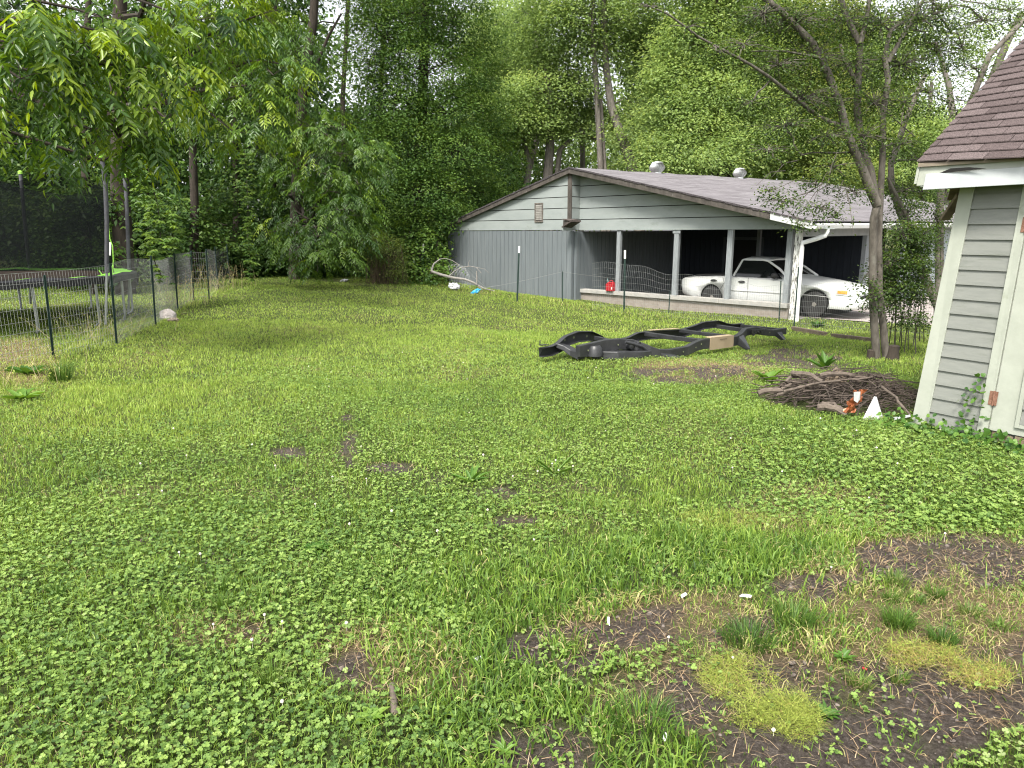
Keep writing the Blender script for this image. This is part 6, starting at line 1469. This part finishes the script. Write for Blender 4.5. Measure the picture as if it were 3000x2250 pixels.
for (px, py, n, h, rd_, t, lb) in ((2632,1845,260,.11,.045,.45,'dense upright wiry grass tuft with tiny seed heads on dry straw'), (2756,1900,200,.10,.035,.32,'fresh dark green grass tuft on the far side of dry straw'), (2740,1755,120,.08,.03,.42,'small grass tuft in the straw beyond the wiry tuft'), (2625,1715,140,.08,.05,.6,'yellowing grass tuft beyond the wiry tuft'), (2610,1765,90,.07,.03,.55,'small pale grass tuft touching the orange straw patch'), (2680,1770,80,.07,.03,.55,'thin grass tuft between the pale and the small tuft'), (2840,1805,110,.07,.04,.7,'dry brownish grass tuft beyond the fresh dark tuft'), (2935,1850,80,.07,.04,.5,'small grass tuft near the frame edge on dry straw'), (2520,2010,130,.06,.04,.75,'low dry grass tuft beside the tiny red cap'), (2630,2000,90,.06,.03,.65,'low wispy tuft on the bare soil strip'), (2320,1840,220,.12,.07,.4,'broad dark grass tuft beside the folded paper scrap'), (2190,1890,260,.11,.09,.30,'wide dark green grass clump on the bare soil'), (800,2010,70,.13,.03,.62,'pale broad bladed grass tuft amid clover'), (650,1790,80,.10,.03,.52,'fresh grass tuft rising out of the clover'), (640,1735,80,.10,.04,.5,'second grass tuft rising out of the clover farther up the lawn'), (170,1755,60,.10,.02,.4,'thin grass tuft in the clover near the frame edge'), (178,1118,220,.30,.10,.5,'big arching wild grass clump at the foot of the nearest fence post'), (1880,2140,240,.12,.10,.35,'long bladed grass clump at the lower middle of the bare soil')):
    tuft(px, py, n, h * 1.0, rd_, t, lb, .75, .0032 if py > 1300 else .006)
# yellow weed mat on the bare soil
def matweed(px, py, rx, ry, n, lb, orange=.2, hh=.035):
    g = hit(px, py); gxr = (hit(px + rx, py) - g).length; gyr = abs(hit(px, py - ry).y - g.y)
    a = NR.random(n) * 6.283; q = np.sqrt(NR.random(n)); x = g.x + np.cos(a) * q * gxr; y = g.y + np.sin(a) * q * gyr
    k = vnoise(x, y, 9, 3, 41) - .22 * q ** 2 + NR.normal(0, .07, n) > .30; x, y = x[k], y[k]; n = len(x)
    z = gz(x, y) + NR.random(n) * hh
    an = NR.random(n) * 6.283; d = np.stack([np.cos(an), np.sin(an), NR.normal(0, .15, n)], -1); b = newbag()
    tint = np.clip(NR.normal(.42, .15, n), 0, .7); tint = np.where(NR.random(n) < orange, .95, tint)
    blades(np.stack([x, y, z], -1), d * 3.5, NR.uniform(.010, .026, n), np.full(n, .0015), NR.uniform(.7, 1.2, n), tint, b)
    root = bagbuild(b, 'weed_mat', DODD); bag = Leaves(); kk = NR.random(n) < .35; P = np.stack([x, y, z + .006], -1)[kk]; m_ = len(P)
    bag.add(P, rdir(m_), rdir(m_, 2.5), NR.uniform(.006, .013, m_), NR.uniform(.004, .008, m_), NR.normal(.35, .14, m_), 'kite', .2); bag.build('small_leaves', DODD, root)
    return tag(root, lb, 'weed mat', 'yellow-green weed mats')
matweed(2170, 2010, 120, 70, 2600, 'yellow-green stringy weed mat with a brown leaf on the bare soil', .12)
matweed(2265, 2120, 140, 80, 3600, 'bushy yellow-green weed mat at the lower edge of the bare soil', .05, .06)
matweed(2700, 1940, 130, 45, 2000, 'yellow weed mat with orange stems below the fresh dark tuft', .40)
matweed(2850, 1990, 110, 40, 1200, 'straw coloured weed mat near the frame edge', .55)
matweed(2130, 1540, 150, 30, 1500, 'yellowish weed mat in the lawn toward the shed', .10)
# tall pale weeds along the wire fence
for (px, py, n, hgt, lb, sp) in ((300, 995, 30, .45, 'dry yellow-brown weed stand growing through the wire fence', .35), (40, 1120, 34, .4, 'pale flowering weed stand at the nearest end of the wire fence', .45), (545, 895, 40, .8, 'dry yellowish weeds at the middle posts of the wire fence', .3), (655, 850, 40, .8, 'brown dead weed stalks near the last fence posts', .35)):
    g = hit(px, py); root = empty('tall_weeds', g, lb, 'weeds'); m = MB(); P = []
    for k in range(n):
        b0 = g + V((R.gauss(0, sp), R.gauss(0, sp), 0)); b0.z = gzf(b0.x, b0.y); t = b0 + V((R.gauss(0, .18), R.gauss(0, .18), hgt * R.uniform(.5, 1.05))); m.tube([b0, b0.lerp(t, .6) + V((R.gauss(0, .03), 0, 0)), t], [.0035, .003, .0015], 3, False)
        for _ in range(9): P.append(b0.lerp(t, R.uniform(.25, 1)) + V((R.gauss(0, .05), R.gauss(0, .05), R.gauss(0, .02))))
    m.build('weed_stalks', surf('stalk_tan', (.26, .21, .12), (.36, .33, .18), 8, .9), root); P = np.array(P); n2 = len(P)
    Leaves().add(P, rdir(n2) - UPZ * .2, rdir(n2, 1.5), NR.uniform(.02, .05, n2), NR.uniform(.008, .02, n2), NR.normal(.45 if px < 500 else .85, .25, n2), 'kite', .2).build('weed_leaves', DODD, root)
# creeping ivy at the shed foot
ivy = newbag(); bag = Leaves(); P = []
for k in range(420):
    t = R.uniform(-.25, 1.6); n_ = -abs(R.gauss(0, .14)) - .03; q = S(t, n_, 0); P.append((q.x, q.y, gzf(q.x, q.y) + R.uniform(.01, .13) * (1 if R.random() < .5 else .5)))
for k in range(46):
    q = S(R.choice([.40, .44, .47]) + R.gauss(0, .03), -.045 - R.random() * .02, R.random() ** 1.3 * .55); P.append(tuple(q))
P = np.array(P); n2 = len(P)
bag.add(P, rdir(n2), unit(np.array([-SHN.x, -SHN.y, .9]) + NR.normal(0, .4, (n2, 3))), NR.uniform(.025, .05, n2), NR.uniform(.028, .05, n2), NR.normal(.35, .15, n2), 'round', .15)
tag(bag.build('ground_ivy', WEED), 'round leaved ivy creeping along and up the foot of the shed', 'ivy')
